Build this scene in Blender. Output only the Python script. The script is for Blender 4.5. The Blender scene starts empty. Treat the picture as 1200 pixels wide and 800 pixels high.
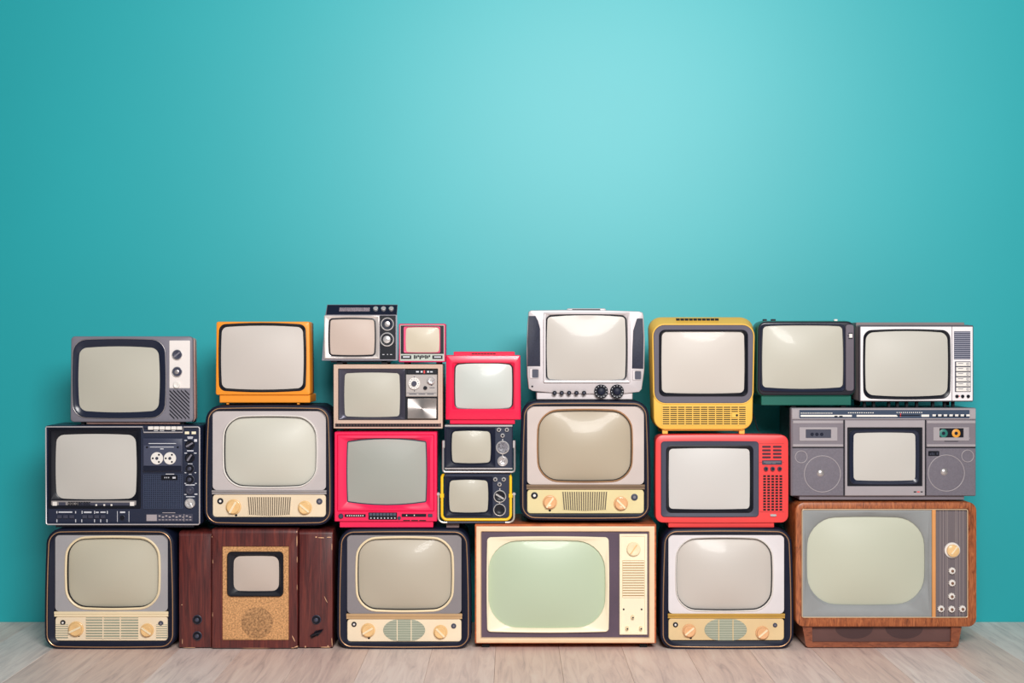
import bpy, bmesh, math, random
from mathutils import Vector
random.seed(7)
SC = bpy.context.scene
COL = SC.collection
# ------------------------------------------------------------------ camera, light, exposure
S = 340.0            # picture units per metre on the plane of the television fronts
cam_d = bpy.data.cameras.new('camera'); cam = bpy.data.objects.new('camera', cam_d); COL.objects.link(cam)
cam.location = (0, -4.6, 1.0606); cam.rotation_euler = (math.pi / 2, 0, 0)
cam_d.sensor_width = 36; cam_d.lens = 46.92; cam_d.clip_end = 60
SC.camera = cam
W = bpy.data.worlds.new('studio'); SC.world = W; W.use_nodes = True
W.node_tree.nodes['Background'].inputs[0].default_value = (0.95, 0.97, 1.0, 1)
W.node_tree.nodes['Background'].inputs[1].default_value = 0.16

def area(name, loc, target, sx, sy, power, col=(1, 1, 1)):
    l = bpy.data.lights.new(name, 'AREA'); l.shape = 'RECTANGLE'; l.size = sx; l.size_y = sy
    l.energy = power; l.color = col
    o = bpy.data.objects.new(name, l); COL.objects.link(o); o.location = loc
    o.rotation_euler = (Vector(target) - Vector(loc)).to_track_quat('-Z', 'Y').to_euler()
    return o
key = area('softbox_key', (0.62, -4.4, 2.75), (-0.05, 0.4, 1.6), 1.9, 1.4, 160, (1.0, 0.985, 0.965)); key.data.spread = math.radians(142)
SC.view_settings.view_transform = 'Standard'; SC.view_settings.look = 'None'
SC.view_settings.exposure = 0.0; SC.view_settings.gamma = 1.0; SC.view_settings.use_curve_mapping = False

# ------------------------------------------------------------------ materials
def lin(c):
    return tuple((x / 255 / 12.92 if x / 255 <= 0.04045 else ((x / 255 + 0.055) / 1.055) ** 2.4) for x in c) + (1,)
MATS = {}
def mat(name, rgb, rough=.5, metal=0, var=.06, scale=9, bump=0, coat=0, spec=.5, stretch=(1, 1, 1), fine=None):
    if name in MATS: return MATS[name]
    m = bpy.data.materials.new(name); m.use_nodes = True; nt = m.node_tree; N = nt.nodes; L = nt.links
    b = N['Principled BSDF']
    b.inputs['Roughness'].default_value = rough; b.inputs['Metallic'].default_value = metal
    b.inputs['Specular IOR Level'].default_value = spec
    b.inputs['Coat Weight'].default_value = coat; b.inputs['Coat Roughness'].default_value = .06
    tc = N.new('ShaderNodeTexCoord'); mp = N.new('ShaderNodeMapping'); mp.inputs['Scale'].default_value = stretch
    L.new(tc.outputs['Object'], mp.inputs[0])
    n = N.new('ShaderNodeTexNoise'); n.inputs['Scale'].default_value = scale; n.inputs['Detail'].default_value = 5
    L.new(mp.outputs[0], n.inputs['Vector'])
    r = N.new('ShaderNodeValToRGB'); c = lin(rgb)
    r.color_ramp.elements[0].position = .3; r.color_ramp.elements[1].position = .7
    r.color_ramp.elements[0].color = tuple(x * (1 - var) for x in c[:3]) + (1,)
    r.color_ramp.elements[1].color = tuple(min(1, x * (1 + var)) for x in c[:3]) + (1,)
    L.new(n.outputs['Fac'], r.inputs[0]); L.new(r.outputs[0], b.inputs['Base Color'])
    if bump:
        n2 = N.new('ShaderNodeTexNoise'); n2.inputs['Scale'].default_value = fine or 260; n2.inputs['Detail'].default_value = 3
        L.new(mp.outputs[0], n2.inputs['Vector'])
        bp = N.new('ShaderNodeBump'); bp.inputs['Strength'].default_value = bump; bp.inputs['Distance'].default_value = .002
        L.new(n2.outputs['Fac'], bp.inputs['Height']); L.new(bp.outputs[0], b.inputs['Normal'])
    MATS[name] = m
    return m

def wood(name, stops, stretch, rough=.4, scale=6, coat=.2, per_object=False, distort=1.2, bump=.12):
    m = bpy.data.materials.new(name); m.use_nodes = True; nt = m.node_tree; N = nt.nodes; L = nt.links
    b = N['Principled BSDF']; b.inputs['Roughness'].default_value = rough; b.inputs['Coat Weight'].default_value = coat
    b.inputs['Coat Roughness'].default_value = .25
    tc = N.new('ShaderNodeTexCoord'); mp = N.new('ShaderNodeMapping'); mp.inputs['Scale'].default_value = stretch
    vec = tc.outputs['Object']
    if per_object:
        oi = N.new('ShaderNodeObjectInfo'); mul = N.new('ShaderNodeVectorMath'); mul.operation = 'MULTIPLY_ADD'
        cmb = N.new('ShaderNodeCombineXYZ')
        for i in range(3): L.new(oi.outputs['Random'], cmb.inputs[i])
        L.new(cmb.outputs[0], mul.inputs[0]); mul.inputs[1].default_value = (17, 31, 9); L.new(vec, mul.inputs[2])
        vec = mul.outputs[0]
    L.new(vec, mp.inputs[0])
    n = N.new('ShaderNodeTexNoise'); n.inputs['Scale'].default_value = scale; n.inputs['Detail'].default_value = 8
    n.inputs['Roughness'].default_value = .62; n.inputs['Distortion'].default_value = distort
    L.new(mp.outputs[0], n.inputs['Vector'])
    r = N.new('ShaderNodeValToRGB'); e = r.color_ramp.elements
    e[0].position = stops[0][0]; e[0].color = lin(stops[0][1]); e[1].position = stops[-1][0]; e[1].color = lin(stops[-1][1])
    for p, c in stops[1:-1]:
        x = e.new(p); x.color = lin(c)
    L.new(n.outputs['Fac'], r.inputs[0]); out = r.outputs[0]
    if per_object:
        hs = N.new('ShaderNodeHueSaturation'); mr = N.new('ShaderNodeMapRange')
        mr.inputs['To Min'].default_value = .93; mr.inputs['To Max'].default_value = 1.03
        L.new(oi.outputs['Random'], mr.inputs[0]); L.new(mr.outputs[0], hs.inputs['Value'])
        mr2 = N.new('ShaderNodeMapRange'); mr2.inputs['To Min'].default_value = 1.3; mr2.inputs['To Max'].default_value = .7
        L.new(oi.outputs['Random'], mr2.inputs[0]); L.new(mr2.outputs[0], hs.inputs['Saturation'])
        L.new(out, hs.inputs['Color']); out = hs.outputs[0]
    L.new(out, b.inputs['Base Color'])
    bp = N.new('ShaderNodeBump'); bp.inputs['Strength'].default_value = bump; bp.inputs['Distance'].default_value = .002
    L.new(n.outputs['Fac'], bp.inputs['Height']); L.new(bp.outputs[0], b.inputs['Normal'])
    MATS[name] = m
    return m

def screen(name, rgb):
    return mat(name, tuple(v * .955 for v in rgb), rough=.42, var=.015, scale=3, coat=.12, spec=.42)

NAVY = mat('navy_lacquer', (17, 23, 44), .5, var=.12, bump=.04, spec=.3)
NAVY2 = mat('navy_plastic', (29, 37, 61), .45, var=.08, bump=.05)
BLACK = mat('black_plastic', (12, 15, 27), .35, spec=.4)
DARK = mat('dark_void', (8, 10, 18), .8)
CHAR = mat('charcoal_plastic', (62, 64, 82), .42, var=.06, bump=.05)
GREYP = mat('grey_plastic', (122, 119, 130), .5, var=.06, bump=.08)
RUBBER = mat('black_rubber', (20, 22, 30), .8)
COPPER = mat('copper_trim', (205, 160, 120), .3, metal=.6)
CREAM = mat('cream_plastic', (246, 226, 188), .4, var=.04)
IVORY = mat('ivory_plastic', (250, 238, 208), .4, var=.03)
WHITE = mat('white_plastic', (240, 234, 228), .4, var=.03)
OFFW = mat('white_marking', (215, 215, 222), .5)
CHROME = mat('chrome', (228, 225, 225), .22, metal=.6, var=.02)
SILVER = mat('brushed_silver', (196, 190, 190), .36, metal=.75, var=.06, scale=40, stretch=(1, 1, 30))
SILVP = mat('silver_paint', (206, 198, 200), .38, metal=.25, var=.03)
GOLDK = mat('amber_knob', (238, 196, 136), .3, coat=.4, var=.05)
ORK = mat('apricot_knob', (232, 178, 128), .3, coat=.4, var=.05)
PINK = mat('hot_pink_plastic', (240, 26, 84), .4, var=.04)
PINK2 = mat('crimson_pink_plastic', (236, 14, 70), .32, var=.03, coat=.2)
RED = mat('coral_red_plastic', (238, 70, 70), .38, var=.04)
ORANGE = mat('orange_plastic', (246, 152, 40), .4, var=.03)
YELLOW = mat('mustard_plastic', (240, 190, 82), .4, var=.03)
YTUBE = mat('yellow_tube', (250, 200, 30), .35)
GREEN = mat('bottle_green_plastic', (16, 98, 84), .35, var=.08)
BEIGE = mat('beige_laminate', (208, 180, 162), .45, var=.06)
TEAK = wood('orange_teak', [(.3, (150, 72, 36)), (.55, (196, 100, 52)), (.75, (214, 124, 70))], (2, 2, 14), scale=5)

# ------------------------------------------------------------------ shape helpers (picture units: x right, y down, d away)
class R:
    """rounded rectangle with bulged sides and a narrowing top"""
    def __init__(s, x0, y0, x1, y1, r=1.0, bx=0, by=0, tp=0, k=4, m=5):
        s.a = (x0, y0, x1, y1); s.r = r; s.bx = bx; s.by = by; s.tp = tp; s.k = k; s.m = m
    def ins(s, d, t=None, r=None, b=None):
        t = d if t is None else t; r = d if r is None else r; b = d if b is None else b
        x0, y0, x1, y1 = s.a
        q = max(min(d, r), min(t, b))
        return R(x0 + d, y0 + t, x1 - r, y1 - b, max(s.r - q, .15), s.bx, s.by, s.tp, s.k, s.m)
    def pts(s):
        x0, y0, x1, y1 = s.a; w = (x1 - x0) / 2; h = (y1 - y0) / 2; r = min(s.r, w * .99, h * .99)
        cx = (x0 + x1) / 2; cy = (y0 + y1) / 2; arcs = []
        for ax, ay, a0 in ((x0 + r, y0 + r, 180), (x1 - r, y0 + r, 270), (x1 - r, y1 - r, 0), (x0 + r, y1 - r, 90)):
            arcs.append([(ax + r * math.cos(math.radians(a0 + 90 * i / s.k)), ay + r * math.sin(math.radians(a0 + 90 * i / s.k))) for i in range(s.k + 1)])
        out = []
        for i in range(4):
            out += arcs[i]; p = arcs[i][-1]; q = arcs[(i + 1) % 4][0]
            out += [(p[0] + (q[0] - p[0]) * j / s.m, p[1] + (q[1] - p[1]) * j / s.m) for j in range(1, s.m)]
        res = []
        for x, y in out:
            u = (x - cx) / w; v = (y - cy) / h
            X = x + s.bx * u * (1 - v * v); Y = y + s.by * v * (1 - u * u)
            X = cx + (X - cx) * (1 - s.tp / w * (1 - v) / 2)
            res.append((X, Y))
        return res
def circ(cx, cy, r, n=20, sy=1):
    return [(cx + r * math.cos(2 * math.pi * i / n), cy + r * sy * math.sin(2 * math.pi * i / n)) for i in range(n)]
def P2(o): return o.pts() if isinstance(o, R) else o

class MB:
    def __init__(s): s.v = []; s.f = []
    def ring(s, o, d):
        i = len(s.v); p = P2(o)
        s.v += [(x, y, d) for x, y in p]
        return list(range(i, i + len(p)))
    def bridge(s, a, b):
        n = len(a)
        for i in range(n): s.f.append((a[i], a[(i + 1) % n], b[(i + 1) % n], b[i]))
    def loft(s, rings, closed=False, cap0=True, cap1=True):
        rs = [s.ring(o, d) for o, d in rings]
        for a, b in zip(rs, rs[1:]): s.bridge(a, b)
        if closed: s.bridge(rs[-1], rs[0])
        else:
            if cap0: s.f.append(tuple(rs[0]))
            if cap1: s.f.append(tuple(reversed(rs[-1])))
        return s
    def plate(s, o, d0, d1, bev=.4):
        return s.loft([(o.ins(bev), d0), (o, d0 + bev), (o, d1)])
    def prism(s, pts, d0, d1): return s.loft([(pts, d0), (pts, d1)])
    def box(s, x0, y0, x1, y1, d0, d1):
        return s.prism([(x0, y0), (x1, y0), (x1, y1), (x0, y1)], d0, d1)
    def frame(s, o, i, d0, d1, bev=.4, din=None):
        din = d0 + bev if din is None else din
        return s.loft([(o, d1), (o, d0 + bev), (o.ins(bev), d0), (i.ins(-bev), d0), (i, din), (i, d1)], closed=True)
    def slope(s, o, i, d0, din, d1):
        return s.loft([(o, d1), (o, d0), (i, din), (i, d1)], closed=True)
    def dome(s, o, de, bulge, n=9):
        bulge *= 1.9
        p = P2(o); cx = sum(q[0] for q in p) / len(p); cy = sum(q[1] for q in p) / len(p)
        w = max(abs(q[0] - cx) for q in p); h = max(abs(q[1] - cy) for q in p)
        rs = [s.ring(p, de + 1.5)]
        for j in range(n):
            t = 1 - j / n; k = len(s.v)
            for x, y in p:
                u = (x - cx) * t / w; v = (y - cy) * t / h
                s.v.append((cx + u * w, cy + v * h, de - bulge * (1 - u * u) * (1 - v * v)))
            rs.append(list(range(k, k + len(p))))
        for a, b in zip(rs, rs[1:]): s.bridge(a, b)
        s.v.append((cx, cy, de - bulge)); c = len(s.v) - 1; a = rs[-1]
        for i in range(len(a)): s.f.append((a[i], a[(i + 1) % len(a)], c))
        s.f.append(tuple(reversed(rs[0])))
        return s
    def turn(s, cx, cy, prof, n=20):
        return s.loft([(circ(cx, cy, r, n), d) for r, d in prof])
    def tube(s, path, r, n=8, closed=False):
        P = [Vector(p) for p in path]; m = len(P); rs = []; up = None
        for i in range(m):
            if closed: t = P[(i + 1) % m] - P[i - 1]
            else: t = P[min(i + 1, m - 1)] - P[max(i - 1, 0)]
            t.normalize()
            if up is None: up = Vector((0, 0, 1)) if abs(t.z) < .9 else Vector((1, 0, 0))
            u = (up - t * up.dot(t)).normalized(); w = t.cross(u); up = u
            b = len(s.v)
            for j in range(n):
                a = 2 * math.pi * j / n; q = P[i] + u * r * math.cos(a) + w * r * math.sin(a); s.v.append(tuple(q))
            rs.append(list(range(b, b + n)))
        for a, b in zip(rs, rs[1:]): s.bridge(a, b)
        if closed: s.bridge(rs[-1], rs[0])
        else: s.f += [tuple(rs[0]), tuple(reversed(rs[-1]))]
        return s
    def hoop(s, o, d, r, n=6): return s.tube([(x, y, d) for x, y in P2(o)], r, n, closed=True)
    def mesh(s, name, conv):
        me = bpy.data.meshes.new(name); me.from_pydata([conv(v) for v in s.v], [], s.f)
        bm = bmesh.new(); bm.from_mesh(me); bmesh.ops.recalc_face_normals(bm, faces=bm.faces); bm.to_mesh(me); bm.free()
        me.polygons.foreach_set('use_smooth', [True] * len(me.polygons))
        me.set_sharp_from_angle(angle=math.radians(38))
        return me

class TV:
    """a television: an Empty at the middle of its base, all parts under it"""
    def __init__(s, name, label, cx, base, df=0, group=None, yaw=0):
        s.cx, s.base = cx, base; s.df = df
        o = bpy.data.objects.new(name, None); COL.objects.link(o); o.empty_display_size = .05
        o.location = ((cx - 600) / S, df / S, (760.6 - base) / S); o.rotation_euler = (0, 0, math.radians(yaw))
        o['label'] = label; o['category'] = 'television'
        if group: o['group'] = group
        s.root = o; s.org = {o.name: Vector((0, 0, 0))}; s.cache = {}
    def P(s, v): return Vector(((v[0] - s.cx) / S, v[2] / S, (s.base - v[1]) / S))
    def add(s, name, mb, m, parent=None, org=None, label=None, kind=None):
        parent = parent or s.root
        o3 = s.P(org) if org else s.org[parent.name].copy()
        me = mb if isinstance(mb, bpy.types.Mesh) else mb.mesh(name, lambda v: s.P(v) - o3)
        if not me.materials: me.materials.append(m)
        o = bpy.data.objects.new(name, me); COL.objects.link(o); o.parent = parent
        o.location = o3 - s.org[parent.name]
        s.org[o.name] = o3
        if label: o['label'] = label
        if kind: o['kind'] = kind
        return o
    def many(s, name, mb, m, where, parent=None, label=None):
        """mb is built about (cx, base, 0) -> shared by every copy"""
        me = mb.mesh(name, s.P); out = []
        for w in where: out.append(s.add(name, me, m, parent, org=w, label=label))
        return out
    def knob(s, x, y, r, d0, h, m, grip=None, gm=None, gw=.32, name='knob', tier=False, ring=None, cap=None, label=None, n=20, parent=None):
        """turned knob standing out from depth d0 towards the viewer, with grip bar, rim ring or cap"""
        b = min(r * .18, .8)
        key = (name, r, h, m.name, n, tier)
        if key not in s.cache:
            pf = [(r, 0), (r, -1.2), (r * .95, -1.7), (r * .84, -1.9), (r * .82, -h + .5), (r * .75, -h), (r * .45, -h), (r * .4, -h + .2)] if tier else [(r, 0), (r, -h + b), (r - b, -h), (r * .55, -h), (r * .5, -h + .15)]
            s.cache[key] = MB().turn(s.cx, s.base, pf, n).mesh(name, s.P)
        k = s.add(name, s.cache[key], m, org=(x, y, d0), label=label, parent=parent)
        if ring: s.add('ring', MB().hoop(circ(x, y, r * 1.02, 24), d0 - h * .55, r * .12), ring, k)
        if cap: s.add('cap', MB().turn(x, y, [(r * .5, d0 - h + .3), (r * .46, d0 - h - .7), (r * .3, d0 - h - 1)]), cap, k)
        if grip is not None:
            a = math.radians(grip); c, q = math.cos(a), math.sin(a); L = r * .82; w = r * gw / 2
            pts = [(x + c * u - q * v, y + q * u + c * v) for u, v in ((-L, -w), (L, -w), (L, w), (-L, w))]
            s.add('grip', MB().prism(pts, d0 - h - .9, d0 - h + .1), gm or m, k)
        return k
    def marks(s, name, m, rects, d, parent=None):
        b = MB()
        for x, y, w, h in rects: b.box(x, y, x + w, y + h, d - .25, d + .2)
        return s.add(name, b, m, parent)
    def feet(s, xs, y0, y1, w=5, m=RUBBER, ds=(14, 60), name='foot', dl=7):
        b = MB().plate(R(s.cx - w / 2, s.base - (y1 - y0), s.cx + w / 2, s.base, .4, k=2, m=1), 0, dl, .3)
        return s.many(name, b, m, [(x, y1, d) for x in xs for d in ds])
    def shell(s, r, m, name='cabinet', dep=100, wall=None, back=.2, flat=26, recess=None, bev=1.2, top=.1, bot=0.0, front=0):
        """closed cabinet: front rim, straight part, tapering back; with recess (inset, depth) in the front"""
        q = dep - flat
        rings = [(r.ins(q * back, q * top, q * back, q * bot), dep), (r, flat), (r, front + bev), (r.ins(bev * .35), front + bev * .35), (r.ins(bev), front)]
        if recess:
            i, d = recess
            i = i if isinstance(i, R) else r.ins(i)
            rings += [(i.ins(-.5), front), (i, front + .5), (i, d)]
        return s.add(name, MB().loft(rings), m)

# ------------------------------------------------------------------ setting: wall and plank floor
def struct(name, verts, faces, m):
    me = bpy.data.meshes.new(name); me.from_pydata(verts, [], faces); me.materials.append(m)
    o = bpy.data.objects.new(name, me); COL.objects.link(o); o['kind'] = 'structure'
    return o
def boxmesh(x0, y0, z0, x1, y1, z1):
    v = [(x, y, z) for z in (z0, z1) for y in (y0, y1) for x in (x0, x1)]
    return v, [(0, 2, 3, 1), (4, 5, 7, 6), (0, 1, 5, 4), (2, 6, 7, 3), (0, 4, 6, 2), (1, 3, 7, 5)]
WALL = mat('turquoise_wall_paint', (12, 171, 179), .49, var=.02, scale=1.3, bump=.03, fine=90, spec=.72)
WY = .4495
o = struct('wall_back', *boxmesh(-4.5, WY, -.02, 4.5, WY + .12, 3.4), WALL); o['label'] = 'turquoise painted wall behind the televisions'
SUB = mat('floor_underlay', (96, 84, 80), .9)
floor = struct('floor', *boxmesh(-4.5, -6.2, -.06, 4.5, WY, -.0125), SUB); floor['label'] = 'whitewashed wooden plank floor'
PLANK = wood('whitewashed_oak', [(.24, (190, 172, 168)), (.4, (228, 206, 198)), (.55, (244, 222, 212)), (.8, (252, 236, 226))], (11, .8, 4), rough=.5, scale=3.6, coat=.05, per_object=True, distort=.8, bump=.06)
pw, pl, g = .2185, 1.29, .0007
bm = bmesh.new(); bmesh.ops.create_cube(bm, size=1, matrix=__import__('mathutils').Matrix.Diagonal((pw - g, pl - g, .0125, 1)))
top = [e for e in bm.edges if all(v.co.z > 0 for v in e.verts)]
bmesh.ops.bevel(bm, geom=top, offset=.0008, segments=1, affect='EDGES')
pm = bpy.data.meshes.new('plank'); bm.to_mesh(pm); bm.free(); pm.materials.append(PLANK)
for i in range(-20, 20):
    off = .93 + random.random() * (pl - .95)
    for j in range(-1, 6):
        yc = WY - off - j * pl + pl / 2 - .002
        y1 = min(yc + pl / 2, WY - .001); y0 = yc - pl / 2
        if y1 - y0 < .02 or y0 < -6.2 + .0: continue
        p = bpy.data.objects.new('plank', pm); COL.objects.link(p); p.parent = floor
        p.location = (-.0565 + (i + .5) * pw, (y0 + y1) / 2, -.00625); p.scale = (1, (y1 - y0) / pl, 1)

# ------------------------------------------------------------------ navy cabinet televisions with rounded corners
GV = 'rounded navy cabinet televisions'
def vintage(label, box, opening, ring, scr_rgb, panel_rgb, ring_m, ringw, bar, bar_m, low_m, knobs, knob_m, socks, grille, hole=None, r=17, df=0, floor_py=None, tag='a'):
    x0, y0, x1, y1 = box; cx = (x0 + x1) / 2
    T = TV('rounded_television', label, cx, floor_py or y1 + .2, df, GV)
    C = R(x0, y0, x1, y1, r, bx=1.2, by=1.0, tp=2.5, k=7, m=6)
    O = R(*opening, 6, k=7, m=6)
    T.add('cabinet', MB().loft([(C.ins(12, 4, 12, 3), 112), (C.ins(3, 0, 3, 0), 70), (C, 18), (C, 2), (C.ins(.8), .8), (C.ins(2), 0), (C.ins(5), 0), (O.ins(-1.5), 2.5), (O, 3.2), (O, 13)]), NAVY)
    T.add('piping', MB().hoop(C.ins(3.4), 0, .55), COPPER, label='thin copper piping')
    if y1 + .2 < (floor_py or 0): T.feet((x0 + 26, x1 - 26), y1 - 1.5, floor_py, 8, ds=(16, 70))
    ox0, oy0, ox1, oy1 = opening; by0, by1 = bar
    G = R(*ring, 22, bx=2.2, by=2.2, k=7, m=6)
    PM = mat('panel_' + tag, panel_rgb, .55, var=.05, bump=.12)
    T.add('face_panel', MB().loft([(R(ox0 + .4, oy0 + .4, ox1 - .4, by0, 5, k=7, m=6), 12), (R(ox0 + .4, oy0 + .4, ox1 - .4, by0, 5, k=7, m=6), 4), (G.ins(.8), 4), (G.ins(.8), 12)], closed=True), PM)
    T.add('screen_ring', MB().loft([(G, 5), (G.ins(.2), 3.2), (G.ins(ringw * .5), 2.4), (G.ins(ringw), 3.2), (G.ins(ringw), 11)], closed=True), ring_m)
    T.add('gasket_shade_ring', MB().loft([(G.ins(ringw - .1), 10), (G.ins(ringw - .1), 4.8), (G.ins(ringw + .7), 6), (G.ins(ringw + .9), 10)], closed=True), BLACK)  # black ring paints in the shadow line along the inner edge of the rim
    T.add('screen', MB().dome(G.ins(ringw + .8), 8.5, 5), screen('glass_' + tag, scr_rgb))
    bb = MB()
    h = by1 - by0
    bb.plate(R(ox0 - .6, by0, ox1 + .6, by0 + h * .48, .3, k=2, m=1), 2.4, 6.5, .3).plate(R(ox0 - .6, by0 + h * .52, ox1 + .6, by1, .3, k=2, m=1), 2.9, 6.5, .3)
    T.add('trim_bar', bb, bar_m)
    LP = R(ox0 + .4, by1 + .1, ox1 - .4, oy1 - .6, 4, k=4, m=3)
    low = T.add('control_panel', MB().plate(LP, 4, 12, .5), low_m)
    for (kx, ky, kr, ga) in knobs:
        T.knob(kx, ky, kr, 4, 5, knob_m, grip=ga, gw=.26, tier=True, n=28, gm=CREAM)
    for i, (sx, sy, sr) in enumerate(socks):
        k = T.add('socket', MB().turn(sx, sy, [(sr, 4.2), (sr, 3.2), (sr * .7, 3)]), BLACK if i == 0 else CHAR)
        T.add('socket_pin', MB().turn(sx, sy, [(sr * .42, 3.3), (sr * .42, 2.5), (sr * .2, 2.4)], 12), WHITE if i == 0 else GREYP, k)
    if hole: T.add('pilot_hole', MB().turn(hole[0], hole[1], [(1.5, 4.2), (1.5, 3.7)], 12), DARK)
    kind, gx0, gy0, gx1, gy1 = grille
    SAGE = mat('sage_grille_cloth', (156, 162, 144), .8, var=.05)
    SLOT = mat('grille_slot', (112, 100, 84), .8)
    if kind == 'oval':
        gc = ((gx0 + gx1) / 2, (gy0 + gy1) / 2); rx = (gx1 - gx0) / 2; ry = (gy1 - gy0) / 2
        cl = [(gc[0] + rx * math.cos(a), gc[1] + max(-ry, min(ry, ry * 1.12 * math.sin(a)))) for a in [2 * math.pi * i / 36 for i in range(36)]]
        gr = T.add('speaker_grille', MB().prism(cl, 3.6, 5), SAGE)
        for j in range(9):
            yy = gy0 + (j + .6) * (gy1 - gy0) / 9.2; q = min(1, abs((yy - gc[1]) / (ry * 1.12)))
            hw = rx * math.sqrt(max(0, 1 - q * q)) - .4
            T.add('slat', MB().box(gc[0] - hw, yy - .33, gc[0] + hw, yy + .33, 3.1, 3.7), mat('sage_slat', (196, 198, 178), .6), gr)
        for t in (.335, .67):
            xx = gx0 + t * (gx1 - gx0); T.add('divider', MB().box(xx - .5, gy0 + .3, xx + .5, gy1 - .3, 2.8, 3.8), low_m, gr)
    elif kind == 'vertical':
        gr = T.add('speaker_grille', MB().prism([(gx0, gy0), (gx1, gy0), (gx1 - 1.8, gy1 - 1.5), ((gx0 + gx1) / 2, gy1), (gx0 + 1.8, gy1 - 1.5)], 3.7, 5), SLOT)
        n = 20
        for j in range(n + 1):
            t = j / n; xa = gx0 + t * (gx1 - gx0); xb = gx0 + 1.8 + t * (gx1 - gx0 - 3.6)
            yb = gy1 - 1.5 * abs(2 * t - 1)
            T.add('slat', MB().prism([(xa - .55, gy0), (xa + .55, gy0), (xb + .5, yb), (xb - .5, yb)], 3.1, 3.9), low_m, gr)
    else:
        gr = T.add('speaker_grille', MB().box(gx0, gy0, gx1, gy1, 3.8, 5), SAGE)
        n = 8; w = gx1 - gx0
        sl = MB().box(cx - w / 2, T.base - .6, cx + w / 2, T.base + .6, 0, 1.2)
        T.many('slat', sl, low_m, [((gx0 + gx1) / 2, gy0 + (j + .5) * (gy1 - gy0) / n, 2.9) for j in range(n)], gr)
        for t in (.33, .66):
            xx = gx0 + t * w; T.add('divider', MB().box(xx - .6, gy0, xx + .6, gy1, 2.6, 3.9), low_m, gr)
        for a, b in ((ox0 + 1, gx0 - 21), (gx1 + 21, ox1 - 1)):
            w2 = b - a; g2 = T.add('side_grille', MB().box(a, gy0 + 8, b, gy1 - .5, 3.8, 4.4), SAGE)
            T.many('slat', MB().box(cx - w2 / 2, T.base - .75, cx + w2 / 2, T.base + .75, 0, 1), low_m, [((a + b) / 2, gy0 + 9.2 + j * 2.6, 3.1) for j in range(6)], g2)
    return T
LOWC = mat('panel_cream', (245, 226, 196), .45, var=.04)
vintage('navy cabinet television with cream slatted control panel, left end of the bottom row', (52, 620, 205.5, 760.4), (63, 627, 196, 752), (76.5, 630, 185.3, 713.4), (205, 198, 178), (168, 165, 168), CREAM, 2.6,
        (717, 723), CREAM, LOWC, [(88, 737.5, 9, -25), (171.5, 739, 8, 35)], GOLDK, [(72.5, 730, 3), (187.5, 731, 3)], ('horizontal', 99.5, 724, 161, 749), (91, 745.4), tag='a')
vintage('navy cabinet television with oval green grille and dull grey face, beside the red-brown wooden set', (395, 620.2, 552, 760.4), (406, 627, 541, 753), (418, 630.5, 530, 716), (196, 186, 168), (138, 132, 135), CREAM, 2.6,
        (719.5, 725.8), mat('tan_trim', (196, 160, 118), .4), LOWC, [(431, 739, 8.3, -30), (516, 741, 8.3, 45)], GOLDK, [(414.5, 732, 3), (531.5, 734, 3)], ('oval', 448.6, 726.5, 498, 751.5), (432, 748), tag='b')
vintage('navy cabinet television with oval green grille, white face and gold bar, under the red set', (774, 619.6, 930, 760.4), (783.5, 627, 920, 751.5), (793.5, 631, 905.4, 715.5), (212, 204, 196), (226, 220, 222), WHITE, 1.6,
        (719.4, 725), mat('gold_trim', (202, 160, 78), .35, metal=.3), mat('panel_tan', (228, 200, 152), .45, var=.05), [(808, 739.5, 8, -40), (894, 742, 8, -40)], ORK, [(792, 732.5, 3), (909, 733, 2.6)], ('oval', 826, 726, 876, 751), (810, 748), tag='c')
vintage('navy cabinet television with silver bar and vertical grille slots, supporting the orange set', (238.5, 475.4, 389.5, 615.5), (247.5, 481.5, 381.5, 607), (261.5, 488.3, 369.5, 570.5), (216, 213, 200), (196, 187, 186), WHITE, 1.8,
        (574.6, 579.8), SILVER, mat('panel_beige', (238, 218, 188), .45, var=.05), [(272.5, 594.5, 9, -60), (356.5, 595.5, 8.3, 40)], GOLDK, [(257, 587.6, 3.6), (373.5, 588, 3.6)], ('vertical', 288.6, 583, 340.6, 605), (275.5, 604.2), df=2, floor_py=619.2, tag='d')
vintage('navy cabinet television with yellowish panel and vertical grille slots, supporting the silver set', (609.5, 470, 762.6, 609.5), (617.5, 476, 755.6, 602.8), (631.2, 481, 740.4, 564), (190, 176, 154), (204, 190, 184), COPPER, 1.8,
        (568, 574), mat('bronze_trim', (150, 126, 104), .3, metal=.5), mat('panel_yellow', (228, 212, 160), .45, var=.05), [(644.5, 589, 8.4, -55), (728, 590.5, 8.4, 45)], ORK, [(626.4, 581, 4), (744, 583, 4)], ('vertical', 658.6, 576.8, 712.4, 599.2), (644.5, 598.5), df=2, floor_py=614.0, tag='e')

# ------------------------------------------------------------------ red-brown wooden set with cloth front
MAHO = wood('mahogany_veneer', [(.28, (52, 18, 20)), (.5, (90, 35, 33)), (.72, (120, 52, 42))], (16, 3, 1.1), scale=4.5, rough=.34, coat=.35)
CLOTH = mat('speaker_cloth', (206, 154, 104), .9, var=.42, scale=190, bump=.6, fine=300)
CLOTHD = mat('speaker_cloth_worn', (176, 132, 90), .9, var=.5, scale=150, bump=.6, fine=300)
T = TV('wooden_television', 'red-brown wooden television with tan cloth front and tiny screen', 299, 760.6)
def slabsec(name, x0, y0, x1, d0):
    q = R(x0, y0, x1, 759.5, .8, k=3, m=3)
    return T.add(name, MB().loft([(q.ins(.8, 5, .8, .8), d0), (q.ins(.3, 2.2, .3, .4), d0 + .9), (q.ins(0, .6, 0, 0), d0 + 3), (q, d0 + 6), (q, 92), (q.ins(.8), 94)]), MAHO)
slabsec('side_section', 208.6, 623.2, 247.3, 3); slabsec('side_section', 349.6, 621.2, 389.8, 3)
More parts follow.
